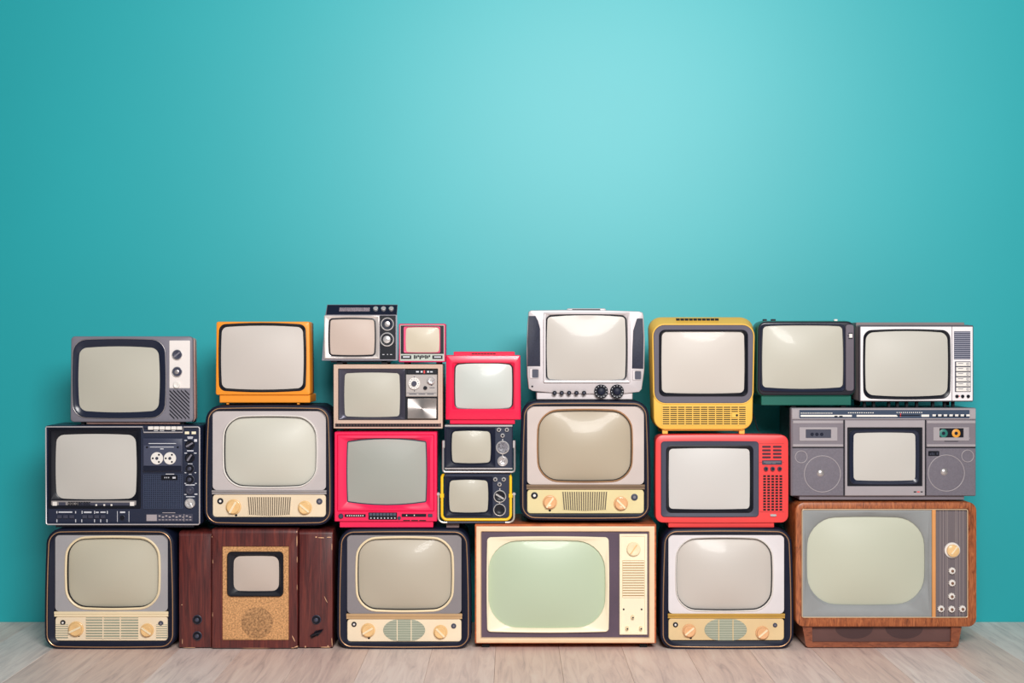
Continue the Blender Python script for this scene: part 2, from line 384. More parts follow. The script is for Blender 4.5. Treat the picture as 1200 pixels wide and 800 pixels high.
cq = R(248, 619.6, 349, 759.5, .8, k=3, m=3); op = R(260.4, 640, 338.4, 750, .8, k=3, m=3)
T.add('centre_section', MB().loft([(cq.ins(.8), 100), (cq, 98), (cq, 5), (cq.ins(0, .7, 0, 0), 2), (cq.ins(.3, 2.5, .3, .3), .6), (cq.ins(.8, 5.5, .8, .8), 0), (op.ins(-.4), 0), (op, .4), (op, 4)]), MAHO)
T.add('contact_shade_strip', MB().box(213, 759, 385, 760.6, 9, 88), RUBBER)  # dark inset strip added as the contact shadow under the wooden set
T.add('cloth_panel', MB().plate(op, 2, 4.5, .2), CLOTH)
T.add('speaker_opening', MB().turn(301, 730, [(18.5, 2.3), (18.5, 1.85), (18.3, 1.8)], 28), CLOTHD)
bz = R(266.2, 646.2, 332, 698.8, 5, k=5, m=4); si = R(274, 652, 326.2, 692, 7, bx=.6, by=.6, k=5, m=4)
T.add('bezel', MB().loft([(bz, 3), (bz, -.5), (bz.ins(.8), -1.4), (bz.ins(3.2), -1.2), (si, 1.2), (si, 3)], closed=True), BLACK)
T.add('screen', MB().dome(si, 1.4, 1.6), screen('glass_wooden', (208, 192, 180)))
for x, y in ((231, 726), (231, 745), (370.6, 726)):
    T.knob(x, y, 4.8, 3, 3.5, BLACK, ring=CHAR, cap=CHAR)
a = math.radians(-31); px = [(371 + math.cos(a) * u - math.sin(a) * v, 742 + math.sin(a) * u + math.cos(a) * v) for u, v in ((-8, -1.9), (3, -2.1), (9, 0), (3, 2.1), (-8, 1.9))]
k = T.add('pointer_knob', MB().loft([(px, 2.8), (px, 0), ([(371 + (x - 371) * .8, 742 + (y - 742) * .45) for x, y in px], -2)]), BLACK)
T.add('pointer_hub', MB().turn(371, 742, [(3.2, 3.1), (3.2, .5)], 14), BLACK, k)
BARE = mat('bare_wood_chip', (226, 176, 136), .8)
def chip(x, y, L, w, a=0, d=0):
    pts = []; c, q = math.cos(a), math.sin(a)
    for i in range(8):
        t = 2 * math.pi * i / 8; u = L / 2 * math.cos(t) * random.uniform(.7, 1.1); v = w / 2 * math.sin(t) * random.uniform(.6, 1.2)
        pts.append((x + c * u - q * v, y + q * u + c * v))
    T.add('veneer_chip', MB().prism(pts, d - .12, d + .3), BARE)
for x, y, L, w, a, d in ((348, 634, 14, .9, 1.57, 0), (347.6, 625, 7, 1, 1.6, .4), (348.2, 655, 9, .6, 1.57, 0), (348.2, 688, 8, .5, 1.57, 0), (344, 748, 9, 1, 1.15, 0), (347, 757.6, 6, 1.6, -.3, 0), (343, 758.8, 4, 1, 0, 0),
                         (357.5, 758.3, 1.6, 2.4, 0, 3), (381, 758.6, 14, 1, 0, 3), (388.6, 752, 11, .8, 1.5, 3), (384, 757.4, 2, 1.6, 0, 3), (376, 630.2, 9, 1, .05, 3), (370, 629.6, 2.4, 2, 0, 3), (385, 629.8, 7, 1.2, 0, 3), (388.5, 641, 9, .7, 1.57, 3),
                         (381.5, 703, 10, .7, 1.1, 3), (249.5, 658, 5, .5, 1.57, 0), (249.2, 720, 7, .5, 1.57, 0), (212.4, 709, 1.8, 1, 0, 3), (213, 752, 8, .6, 1.57, 3), (300, 759.1, 40, .5, 0, 0), (222, 759.2, 16, .5, 0, 3), (249, 629, 3, 1.6, .8, .2)):
    chip(x, y, L, w, a, d)

# ------------------------------------------------------------------ teak set with cream front frame and green screen
T = TV('wooden_television', 'teak television with cream frame and pale green screen, in the middle of the bottom row', 663, 760.6)
q = R(556.5, 614, 769, 753.8, 1, k=3, m=3)
T.add('cabinet', MB().loft([(q.ins(6, 3, 6, 2), 110), (q, 95), (q, 1), (q.ins(.6), .4), (q.ins(2.4), .4), (q.ins(2.4), 11)]), TEAK)
fo = R(558.3, 616.6, 767, 752.8, .6, k=3, m=3); fi = R(564.2, 623.2, 760.4, 747.2, .6, k=3, m=3)
PEACH = mat('cream_wood_frame', (240, 208, 170), .4, var=.06, stretch=(1, 1, 1), scale=14)
T.add('front_frame', MB().loft([(fo, 5), (fo, 0), (fo.ins(2.6), -.7), (fi.ins(-1), 0), (fi, 2.5), (fi, 5)], closed=True), PEACH)
f7 = R(564, 623, 760.6, 747.4, .6, k=7, m=6); h7 = R(572, 630.6, 712.2, 739, 4, bx=.8, by=1.2, k=7, m=6)
T.add('front_panel', MB().loft([(f7, 9), (f7, 3), (h7, 3), (h7, 9)], closed=True), mat('aubergine_fabric', (92, 76, 92), .8, var=.1, bump=.2))
mo = R(571, 629.6, 713.2, 740, 4, bx=.8, by=1.2, k=7, m=6); mi = R(574.8, 635.2, 707.2, 734.6, 30, bx=2.5, by=2, k=7, m=6)
T.add('screen_mask', MB().loft([(mo, 3.5), (mo, 0), (mo.ins(.8), -.6), (mo.ins(1.8), -.4), (mi, 2.6), (mi, 9)], closed=True), IVORY)
T.add('screen', MB().dome(mi, 6, 4.6), screen('glass_green', (196, 212, 184)))
co = R(726, 625.6, 758.6, 743.6, .5, k=3, m=3); ci = co.ins(2.6, 2.6, 3.2, 2.6)
cp = T.add('control_panel', MB().loft([(co, 4), (co, .6), (co.ins(.5), 0), (ci.ins(-.3), 0), (ci, 1.4)]), IVORY)
T.knob(742.5, 643, 8, 1.4, 4, CREAM, grip=-55, gm=GOLDK, gw=.16)
sl = MB().plate(R(663 - 12.6, 760.6 - .95, 663 + 12.6, 760.6 + .95, .3, k=2, m=1), 0, 1.6, .4)
T.add('slat_recess', MB().box(729.6, 656.6, 755, 700, 1.1, 1.5), mat('ochre_gap', (176, 134, 84), .7), cp)
T.many('slat', sl, IVORY, [(742.4, 658 + j * 2.95, .1) for j in range(15)], cp)
for x in (731, 752): T.add('hole', MB().turn(x, 714, [(1.1, 1.5), (1.1, 1.1)], 10), DARK, cp)
for x, y in ((741.5, 722.5), (735, 735.6), (751, 735.6)):
    k = T.add('stub_knob', MB().turn(x, y, [(2.2, 1.5), (1.7, -3.5), (1.2, -4)], 12), CREAM, org=(x, y, 1.5)); T.add('stub_tip', MB().turn(x, y, [(1, -3.8), (.9, -4.6)], 10), BLACK, k)
T.feet((569, 755), 753, 760.6, 9, ds=(10, 80), dl=9)

# ------------------------------------------------------------------ walnut set with speaker base
WAL = wood('walnut_veneer', [(.3, (96, 46, 24)), (.48, (160, 86, 46)), (.68, (194, 116, 68))], (30, 8, 5), scale=2.6, rough=.4, coat=.3, distort=2.5)
T = TV('wooden_television', 'walnut television with grey screen surround standing on a tapered speaker base', 1038.5, 760.6)
q = R(932.3, 588.3, 1144.6, 734.2, 10, k=7, m=6); op = R(939.8, 596.4, 1135, 724, 2.5, k=7, m=6)
T.add('cabinet', MB().loft([(q.ins(10, 5, 10, 2), 114), (q, 90), (q, 1.2), (q.ins(.4), .4), (q.ins(1.2), 0), (op.ins(-1.2), 0), (op, 1.5), (op, 13)]), WAL)
T.add('inner_trim', MB().hoop(op.ins(.6), 1.6, .6), mat('pale_brass_trim', (224, 200, 168), .35, metal=.3))
mo = R(940.2, 596.8, 1092.6, 723.6, 2, k=7, m=6); mi = R(949.7, 608.3, 1083.2, 707.4, 30, bx=2.6, by=2.6, k=7, m=6)
T.add('screen_mask', MB().loft([(mo, 12), (mo, 2.6), (mo.ins(3), 2), (mi.ins(-3), 3.6), (mi, 6.4), (mi, 11)], closed=True), mat('slate_mask', (148, 151, 152), .6, var=.06, bump=.1))
T.add('screen', MB().dome(mi, 8.4, 5.4), screen('glass_walnut', (206, 208, 188)))
T.add('divider', MB().plate(R(1092.8, 596.8, 1097.2, 723.6, .6, k=2, m=1), 1.2, 12, .5), mat('honey_strip', (226, 158, 96), .4))
cp = T.add('control_panel', MB().plate(R(1097.2, 596.8, 1134.6, 723.6, .6, k=2, m=1), 4.2, 12, .3), mat('taupe_panel', (112, 102, 106), .5, var=.08, stretch=(20, 1, .3)))
rb = MB().box(1038.5 - .35, 760.6 - 63, 1038.5 + .35, 760.6 + 63, 0, .8)
T.many('rib', rb, mat('taupe_rib', (150, 138, 138), .45), [(x, 660.2, 3.6) for x in (1103, 1106.5, 1110, 1111.5, 1121, 1122.5, 1126, 1130)], cp)
k = T.add('knob', MB().turn(1116.8, 645, [(9.2, 4.2), (9.2, 2.2), (8.6, 1.5), (7.4, 1.5)], 26), WHITE, org=(1116.8, 645, 4.2))
T.add('knob_cap', MB().turn(1116.8, 645, [(7.2, 1.8), (7.2, -1.6), (6.4, -2.2)], 24), GOLDK, k)
a = math.radians(-52); T.add('grip', MB().prism([(1117.6 + math.cos(a) * u - math.sin(a) * v, 644.5 + math.sin(a) * u + math.cos(a) * v) for u, v in ((-5.6, -.9), (5.6, -.9), (5.6, .9), (-5.6, .9))], -3.2, -2.1), CREAM, k)
for x, y in ((1116.5, 669), (1116.5, 683.3), (1116, 699), (1103.5, 713.6), (1116, 714), (1128.6, 713.6)):
    star = [(x + (4.2 if i % 2 else 3.4) * math.cos(math.pi * i / 10), y + (4.2 if i % 2 else 3.4) * math.sin(math.pi * i / 10)) for i in range(20)]
    k = T.add('small_knob', MB().loft([(star, 4.2), (star, 1.4), ([(x + (u - x) * .8, y + (v - y) * .8) for u, v in star], .8)]), WHITE, org=(x, y, 4.2))
    T.add('knob_centre', MB().turn(x, y, [(1.7, 1), (1.6, -.4), (1.1, -.7)], 12), mat('brown_centre', (120, 82, 60), .5), k)
bo = [(941.2, 733.2), (1129, 733.2), (1124.6, 757.6), (1122, 759.3), (948, 759.3), (945.6, 757.6)]
bi = [(952.6, 735.4), (1116.4, 735.4), (1116, 753.2), (1115.6, 753.4), (953.6, 753.4), (953.2, 753.2)]
T.add('speaker_base', MB().loft([(bo, 92), (bo, 5), (bi, 5), (bi, 10)]), wood('walnut_base', [(.28, (92, 44, 28)), (.48, (138, 74, 46)), (.7, (160, 90, 58))], (10, 8, 30), scale=3, rough=.42, coat=.2))
T.add('contact_shade_strip', MB().box(953, 758.8, 1117, 760.6, 9, 88), RUBBER)  # dark strip standing in for contact shadow below the speaker base
bp = T.add('speaker_panel', MB().prism(bi, 8.4, 10.2), mat('brown_speaker_cloth', (98, 68, 64), .8, var=.1, bump=.2))
for x in (1003, 1062):
    T.add('speaker_cone', MB().prism(circ(x, 733.5 + 6, 1, 4) if False else [(x + 22 * math.cos(t), max(735.6, 738 + 12 * math.sin(t))) for t in [2 * math.pi * i / 30 for i in range(30)]], 8.1, 8.6), mat('dark_cone', (76, 54, 54), .85), bp)

# ------------------------------------------------------------------ navy television with radio and cassette player
T = TV('radio_cassette_television', 'navy television with cassette deck and column of knobs, left end of the middle row', 143.5, 618.9, 1)
q = R(52.4, 498.4, 234.8, 615.4, 3, k=4, m=6)
T.add('cabinet', MB().loft([(q.ins(16, 4, 16, 0), 100), (q.ins(2, 0, 2, 0), 60), (q, 20), (q, 1), (q.ins(.4), .3), (q.ins(1), 0), (q.ins(3), 0), (q.ins(3.4), 1.4), (R(56.8, 502.4, 164, 595.4, 1, k=4, m=6), 1.4), (R(56.8, 502.4, 164, 595.4, 1, k=4, m=6), 6)]), NAVY2)
T.add('base', MB().plate(R(62, 615, 225, 618.9, .6, k=2, m=1), 8, 85, .4), CHAR)
T.add('edge_trim', MB().tube([(x, y, -.1) for x, y in ((54, 500), (167, 500), (168.2, 506.4), (213.8, 506.4), (215, 500.2), (232, 500.2), (233.6, 501.6), (233.6, 612.8), (232.2, 614.4), (55.4, 614.4), (53.8, 612.8), (53.4, 501.4))], .75, 6, True), mat('silver_trim', (214, 208, 210), .35, metal=.4))
bo = R(56.4, 502, 164.4, 595.8, 1, k=4, m=6); si = R(65.3, 510, 157.6, 584, 8, bx=1.4, by=1.4, k=4, m=6)
T.add('bezel', MB().loft([(bo, 2.5), (bo, .4), (bo.ins(.6), -.2), (bo.ins(2.4), -.2), (bo.ins(2.6, 2.8, 2.6, 9.6), 1.2), (si.ins(-1.5), 2), (si, 3), (si, 4)], closed=True), BLACK)
T.add('screen', MB().dome(si, 3, 2.6), screen('glass_cassette', (212, 207, 200)))
st = T.add('name_strip', MB().plate(R(59.4, 586.6, 159.2, 594, .5, k=2, m=1), .1, 2, .3), SILVER)
T.marks('strip_inlay', CHAR, [(68.5, 588.4, 8, 3.6), (92, 589, 60, 3.2)], .1, st)
letters = []
for i in range(9):
    x = 79.4 + i * 3.0
    letters += [(x, 588, .7, 3.6), (x, 588, 2.3, .8), (x, 590.9, 2.3, .8)] + ([(x + 1.7, 588, .7, 3.6)] if i % 3 != 2 else [])
T.marks('lettering', BLACK, letters, -.1, st)
for q_ in ((61.4, 587.8, 5, 4.6), (111.6, 590.6, 2, 2), (121, 590.6, 2, 2), (129.4, 590.6, 2, 2), (152, 588, 5, 4.6)): T.marks('strip_light', WHITE, [q_], -.1, st)
dk = T.add('cassette_deck', MB().loft([(R(167.4, 513.6, 213.5, 552.4, .6, k=2, m=1), 2), (R(167.4, 513.6, 213.5, 552.4, .6, k=2, m=1), -.8), (R(168, 514.2, 212.9, 551.8, .6, k=2, m=1), -1.2)]), mat('slate_deck', (58, 62, 84), .4))
T.add('deck_window', MB().plate(R(168.6, 521.5, 212.3, 545.6, .5, k=2, m=1), -2, -1, .3), mat('deck_window', (76, 80, 100), .25), dk)
T.add('deck_lip', MB().plate(R(168.2, 545.8, 212.7, 551.6, .5, k=2, m=1), -2.4, -1, .5), NAVY, dk)
T.marks('deck_markings', OFFW, [(174.5, 519, 32, .8), (176, 523.2, 28, .7), (188, 525.2, 4, 1)], -2, dk)
for x in (184.3, 199.5):
    k = T.add('reel', MB().turn(x, 536.7, [(7.2, -1.8), (7.2, -2.6), (7, -2.8)], 26), WHITE, org=(x, 536.7, -1.8))
    T.add('hub', MB().turn(x, 536.7, [(1.8, -2.7), (1.8, -3.2)], 12), CHAR, k)
    for a in (60, 180, 300):
        T.add('reel_hole', MB().turn(x + 4.8 * math.cos(math.radians(a)), 536.7 + 4.8 * math.sin(math.radians(a)), [(1.2, -2.7), (1.2, -2.95)], 8), BLACK, k)
for x in (172.5, 208.6): T.add('screw', MB().turn(x, 523.8, [(1.3, -1.9), (1.2, -2.4)], 10), BLACK, dk)
sp = MB()
for i in range(19): sp.box(167.6 + i * 2.52, 555.6, 168.6 + i * 2.52, 596, .6, 1.5)
for i in range(17): sp.box(167.6, 555.6 + i * 2.46, 214, 556.5 + i * 2.46, .7, 1.5)
T.add('speaker_mesh', sp, mat('navy_mesh', (52, 62, 88), .5), kind='stuff')
ct = T.add('counter', MB().plate(R(188.5, 556.6, 207.5, 562.4, .4, k=2, m=1), -.2, 1.6, .3), BLACK)
T.marks('counter_digits', OFFW, [(192.5, 558.8, 1, 1.4), (194.8, 558.8, 1, 1.4), (197, 558.8, 1, 1.4), (202, 558.6, 3.6, 2), (194, 555, 10, .8)], -.2, ct)
for i in range(6):
    T.add('key', MB().plate(R(173.6 + i * 6.75, 499.4, 179.6 + i * 6.75, 503.4, .5, k=2, m=1), -2.2, 4, .4), WHITE)
T.marks('key_markings', OFFW, [(180, 504.4, 5, .6), (187, 504.4, 5, .6), (201, 504.4, 4, .6)], 0)
T.marks('indicator_lamps', IVORY, [(216.2, 505.6, 5, 3), (224.2, 505.6, 5, 3)], .9)
for y, r, g, m in ((520.9, 5.4, -30, BLACK), (536, 5.4, -55, BLACK), (549, 4.8, None, BLACK), (561.7, 4.8, None, BLACK), (574.4, 4.6, None, CHAR)):
    T.knob(222.3, y, r, 1.4, 3.2, m, grip=g, gm=GREYP, gw=.36, ring=None if g else CHAR, cap=None if g else CHAR)
T.knob(222.3, 589.6, 6, 1.4, 3.4, CHROME, grip=60, gm=CHROME, gw=.3)
T.marks('knob_markings', OFFW, [(219, 511.6, 6.6, 1.2), (219.6, 513.2, 5.4, 1), (215.6, 515.4, 3, 1.2), (227, 514.6, 3.4, 3), (218.6, 527.6, 7.6, 1.2), (215.6, 530.4, 3, 1.1), (226.8, 530.4, 3, 1.1), (219.6, 543, 5.4, .9),
                               (215.8, 553.4, 2, 1), (227.4, 553.4, 2, 1), (220.6, 555.2, 3.4, .9), (217, 567.6, 10.8, 1.3), (215.6, 566, 2, 1), (228, 566, 2, 1), (215.4, 579, 2.6, 1), (227.4, 578.4, 3.4, 1.4), (217.4, 581.6, 10.4, 1)], 1.4)
for x in (66.4, 73.6, 80.8, 96, 102.8, 110.2, 117.6):
    T.add('push_button', MB().plate(R(x, 603.4, x + 5.6, 607.4, .5, k=2, m=1), -.6, 2, .4), CHAR)
T.marks('button_markings', OFFW, [(65.4, 599, 1, 2.6), (68, 599.4, 16, 1.5), (87.4, 599, 1, 2.6), (95, 598.6, 1, 3.4), (97.6, 599.4, 9, 1.8), (109.6, 598.6, 1, 3.4), (111.6, 599.6, 3.4, 1.6), (117, 599.4, 6, 1.6), (124.6, 598.6, 1, 3.4),
                                 (65.4, 608.6, 1, 3.4), (87.4, 608.6, 1, 3.4), (94.6, 608.6, 1, 3.4), (109.6, 608.6, 1, 3.4), (116.8, 608.6, 1, 3.4), (124.2, 608.6, 1, 3.4), (136.6, 599, .6, 12.6), (150.2, 599, .6, 12.6), (140, 599.4, 6, 1.8)], 1.4)
T.knob(143, 606.4, 2.8, 1.4, 2.2, BLACK, ring=CHAR)
dl = T.add('tuning_dial', MB().plate(R(170.4, 602, 225.6, 611.2, .4, k=2, m=1), .6, 2, .3), CHAR)
T.marks('dial_scale', mat('scale_print', (170, 160, 164), .5), [(171.4, 603, 12, 7.4)] + [(185.4 + i * 4, 603.8 + (i % 2) * 1.2, 2.4, 1.6) for i in range(10)] + [(185.4 + i * 4, 608.6, 2.6, .9) for i in range(10)] + [(215, 602.4, .6, 8.4), (190, 600.4, 15, .8)], .5, dl)

# ------------------------------------------------------------------ grey portable with white knob panel
T = TV('portable_television', 'grey television with white knob panel and diagonal speaker slots, standing on the navy cassette set', 153, 498.4, 6)
q = R(80.2, 393.9, 225.2, 494.8, 4.5, tp=1.0, k=5, m=6)
T.add('cabinet', MB().loft([(q.ins(30, 16, 30, 3), 92), (q.ins(.3, 2, .5, 1), 22), (q.ins(.2, 1, -.4, 0), 7)]), mat('pinkish_white_shell', (224, 176, 164), .45))
T.add('front_frame', MB().loft([(q.ins(.6), 7.5), (q, 6), (q, 1.2), (q.ins(.4), .4), (q.ins(1.2), 0), (R(85, 399, 191, 488.4, 14, bx=1.6, by=1.6, k=5, m=6), 0), (R(85, 399, 191, 488.4, 14, bx=1.6, by=1.6, k=5, m=6), 7)]), GREYP)
bo = R(84, 398, 192, 489.4, 15, bx=1.6, by=1.6, k=5, m=6); si = R(91.2, 408, 183.4, 481.2, 8, bx=1.8, by=2.2, k=5, m=6)
T.add('bezel', MB().loft([(bo, 1), (bo, -.8), (bo.ins(1.4), -2), (bo.ins(3.5), -1.6), (si, 1.6), (si, 3)], closed=True), mat('navy_gloss', (30, 36, 56), .25))
T.add('bezel_trim', MB().hoop(bo.ins(.5), -1.1, .45), SILVER)
T.add('screen', MB().dome(si, 1.6, 2.6), screen('glass_greyset', (200, 196, 182)))
T.add('knob_panel', MB().plate(R(197, 398.8, 221.3, 455, .8, k=2, m=1), -.8, 1, .4), mat('white_panel', (240, 232, 228), .4, var=.02))
for x, y, g in ((206.8, 415.5, -40), (206.8, 435.5, None)): T.knob(x, y, 5.4, -.8, 3.2, CHAR, grip=g, gm=GREYP, ring=CHROME, cap=None if g else SILVER)
T.knob(206, 451, 4, -.8, 2.5, WHITE, name='button', ring=None)
vp = T.add('speaker_panel', MB().box(196.4, 456.4, 221.4, 491.6, -.2, .4), GREYP)
c0 = [t for t in range(-30, 25, 4)]
for i in range(-8, 8):
    # slot running down to the right, clipped to the panel
    b = 474 + i * 4.55; pts = []
    xa, xb = 197.2, 220.6
    ya, yb = b - (209 - xa) * 1.0, b + (xb - 209) * 1.0
    if ya < 457.4: xa += 457.4 - ya; ya = 457.4
    if yb > 490.8: xb -= yb - 490.8; yb = 490.8
    if xb - xa < 3: continue
    T.add('slot', MB().prism([(xa, ya - .9), (xb, yb - .9), (xb, yb + .9), (xa, ya + .9)], -.45, .2), BLACK, vp)
T.add('base', MB().plate(R(97.5, 494.4, 208, 497.4, .5, k=2, m=1), 6, 26, .3), mat('pinkish_white_shell', 0))
T.feet((93, 211), 494, 498.4, 4, ds=(6, 60))

# ------------------------------------------------------------------ orange portable
T = TV('portable_television', 'orange plastic television on a stepped orange base', 308, 474.3, 6)
q = R(251.2, 376.6, 362.6, 463, 2.6, tp=.8, k=5, m=6); bo = R(255.8, 380, 357.2, 457.6, 7, bx=1, by=2, k=5, m=6)
T.add('cabinet', MB().loft([(q.ins(24, 10, 13, 4), 95), (q.ins(3, 1, .5, 1), 34), (q.ins(.8, .5, .8, .8), 24)]), mat('brown_back', (96, 58, 60), .5))
T.add('front_frame', MB().loft([(q.ins(.4), 26), (q, 24), (q, 1.6), (q.ins(.5), .5), (q.ins(1.6), 0), (bo.ins(.4), 0), (bo.ins(.4), 6)]), ORANGE)
bo = R(255.8, 380, 357.2, 457.6, 7, bx=1, by=2, k=5, m=6); si = R(258.8, 383.4, 353.6, 454.6, 6, bx=1.2, by=2, k=5, m=6)
T.add('bezel', MB().loft([(bo, 1), (bo, -.6), (bo.ins(.5), -1), (bo.ins(1.4), -1), (si, 1.2), (si, 3)], closed=True), BLACK)
T.add('screen', MB().dome(si, .8, 2.6), screen('glass_orange', (212, 203, 196)))
T.add('base', MB().plate(R(255.2, 462.8, 362, 472.2, 1, k=3, m=1), 3, 50, .8), ORANGE)
T.feet((264.4, 347.8), 471.8, 474.3, 3, m=ORANGE, ds=(5, 44), dl=4)

# ------------------------------------------------------------------ hot pink set with base
T = TV('table_television', 'large hot pink television with a row of dark controls under the screen', 452, 619.0, 1)
q = R(391.8, 506, 512, 611, 1.2, k=3, m=6); i1 = R(395, 509.3, 508.4, 599, .8, k=3, m=6); i2 = R(399, 513, 504.2, 595.6, .8, k=3, m=6)
si = R(407, 517.8, 498.8, 588, 1.2, bx=.9, by=3.6, k=3, m=6)
T.add('cabinet', MB().loft([(q.ins(22, 8, 22, 2), 98), (q.ins(2, 1, 2, 0), 40), (q, 20), (q, .8), (q.ins(.8), 0), (i1.ins(-.5), 0), (i1, .5), (i1, 1.2), (i1.ins(.8), 0), (i2, -.3), (si.ins(-.6), 3), (si.ins(-.6), 5)]), PINK)
T.add('gasket_shade_ring', MB().loft([(si.ins(-.7), 4), (si.ins(-.7), 2.9), (si.ins(.5), 2.9), (si.ins(.5), 4)], closed=True), mat('blue_black_gasket', (40, 56, 72), .4))
T.add('screen', MB().dome(si.ins(.4), 3.2, 2.6), screen('glass_pink', (170, 172, 164)))
T.add('base', MB().plate(R(397.5, 610.6, 507.5, 618.4, .8, k=2, m=1), 3, 70, .5), PINK)
T.feet((405, 500), 618, 619.0, 8, ds=(10, 60))
T.knob(399.5, 604.6, 2.6, 0, 2, CHAR, ring=NAVY)
s1 = T.add('display_strip', MB().plate(R(403.8, 602.4, 428.4, 605.8, .4, k=2, m=1), -.4, 1, .2), BLACK)
T.marks('strip_dots', WHITE, [(406.4 + i * 2.6, 603.4, 1.2, 1.3) for i in range(8)], -.4, s1)
kp = T.add('keypad', MB().plate(R(431.6, 600.4, 465.2, 609, .4, k=2, m=1), -.3, 2, .3), BLACK)
T.many('key', MB().plate(R(452 - 1.7, 619.0 - 1.6, 452 + 1.7, 619.0 + 1.6, .3, k=2, m=1), -1, .4, .3), mat('slate_key', (74, 84, 100), .4), [(434.4 + i * 4, 602.6, -.3) for i in range(8)], kp)
T.marks('key_numbers', OFFW, [(434 + i * 4, 606.2, 1.3, 1.4) for i in range(8)], -.3, kp)
T.knob(467.8, 606.8, 2, 0, 1.6, CHAR)
s2 = T.add('display_strip', MB().plate(R(470.6, 602, 499.4, 605.6, .4, k=2, m=1), -.4, 1, .2), BLACK)
T.marks('strip_dots', WHITE, [(476, 603, 1, 1.4), (485, 603, 1, 1.4)], -.4, s2)
T.add('button', MB().plate(R(501.4, 602, 506.8, 605.8, .8, k=3, m=1), -1, 1, .4), CHAR)
T.many('vent_slot', MB().box(452 - 4, 619.0 - .6, 452 + 4, 619.0 + .6, -.1, .3), DARK, [(476.4 + i * 9.4, 609.8, 0) for i in range(3)])

# ------------------------------------------------------------------ beige laminate set with silver control panel
T = TV('table_television', 'beige framed television with silver dial panel and shiny square speaker plate', 454.3, 505.6, 6)
q = R(390, 427, 518.4, 502.4, .9, k=3, m=5); op = R(395.4, 432, 512.8, 492.4, .6, k=3, m=5)
T.add('cabinet', MB().loft([(q.ins(14, 6, 14, 2), 90), (q, 66), (q, .7), (q.ins(.6), 0), (q.ins(1.8), 0), (q.ins(2.2), .7), (q.ins(3), .7), (q.ins(3.4, 3.4, 3.4, 3.4), 0), (op.ins(-.5), 0), (op, .6), (op, 4)]), BEIGE)
T.add('inner_panel', MB().plate(op, 3.4, 5, .2), BLACK)
bo = R(395.8, 432.4, 474, 492, .6, bx=0, by=0, k=4, m=6); si = R(403.2, 437.6, 467.2, 488, 3.2, bx=.8, by=1, k=4, m=6)
T.add('bezel', MB().loft([(bo, 3), (bo, .6), (bo.ins(.8), .2), (si.ins(-1.6), 1.8), (si, 3), (si, 4)], closed=True), mat('blue_grey_bezel', (78, 76, 90), .32, metal=.4))
T.add('screen', MB().dome(si, 2.6, 1.8), screen('glass_beige', (197, 192, 178)))
ds = T.add('dial_strip', MB().plate(R(477, 433, 511.8, 438.2, .3, k=2, m=1), 1.4, 3, .2), BLACK)
T.marks('dial_marks', OFFW, [(487, 434.8, 3.4, 1.6), (492.4, 434.6, 2.4, 2), (500, 434.6, 2.4, 2), (503.6, 435, 3, 1.4)], 1.4, ds)
T.add('dial_pointer', MB().box(496, 434, 497.6, 437.4, .9, 1.5), RED, ds)
cp = T.add('control_panel', MB().plate(R(475.2, 438.8, 511.9, 464.8, .4, k=2, m=1), .4, 3, .4), mat('warm_silver', (178, 170, 166), .4, metal=.35, var=.05))
T.marks('panel_lines', CHAR, [(476, 460.2, 35, .4), (479, 461.4, 9, .8), (490, 461.4, 8, .8), (500, 461.4, 8, .8), (484.6, 441, 1, 1.4), (484.8, 457.4, 1, 1.4), (504.6, 450.8, 1.6, 1.2), (503, 454, 6, .7)], .4, cp)
k = T.add('knob', MB().turn(485, 449.4, [(7, .5), (7, -1.6), (6.4, -2.2), (4, -2.2)], 26), WHITE, org=(485, 449.4, .5))
T.add('knob_hub', MB().turn(485, 449.4, [(3.2, -2), (3, -4.6), (2.6, -5)], 16), CHAR, k)
T.marks('knob_numbers', CHAR, [(485 + 5.2 * math.cos(a) - .4, 449.4 + 5.2 * math.sin(a) - .4, .8, .8) for a in [i * math.pi / 6 for i in range(12)]], -2.2, k)
T.knob(505, 445.8, 4.6, .4, 4, CHROME, grip=-35, gm=CHROME)
T.knob(498, 454.6, 2.2, .4, 1.8, BLACK, ring=SILVER)
def radial(name):
    m = bpy.data.materials.new(name); m.use_nodes = True; N = m.node_tree.nodes; L = m.node_tree.links; b = N['Principled BSDF']
    b.inputs['Base Color'].default_value = lin((214, 206, 202)); b.inputs['Metallic'].default_value = .9; b.inputs['Roughness'].default_value = .3
    b.inputs['Anisotropic'].default_value = .85
    t = N.new('ShaderNodeTangent'); t.direction_type = 'RADIAL'; t.axis = 'Y'; L.new(t.outputs[0], b.inputs['Tangent'])
    tc = N.new('ShaderNodeTexCoord'); n = N.new('ShaderNodeTexNoise'); n.inputs['Scale'].default_value = 60; L.new(tc.outputs['Object'], n.inputs['Vector'])
    mr = N.new('ShaderNodeMapRange'); mr.inputs['To Min'].default_value = .24; mr.inputs['To Max'].default_value = .36
    L.new(n.outputs['Fac'], mr.inputs[0]); L.new(mr.outputs[0], b.inputs['Roughness'])
    return m
T.add('speaker_plate', MB().plate(R(477, 467, 511.2, 490.8, .4, k=2, m=1), .8, 3, .4), radial('spun_metal'), org=(494, 479, 2))
lv = T.add('louvre', MB().box(391.8, 496.4, 516.6, 500.4, -.05, .8), mat('dark_red_wood', (74, 40, 42), .5))
T.many('louvre_slot', MB().box(454.3 - 1.2, 505.6 - 1.4, 454.3 + 1.2, 505.6 + 1.4, -.15, .3), DARK, [(394.6 + i * 3.56, 498.4, -.1) for i in range(34)], lv)
T.feet((404, 505), 502, 505.6, 5, ds=(8, 56))

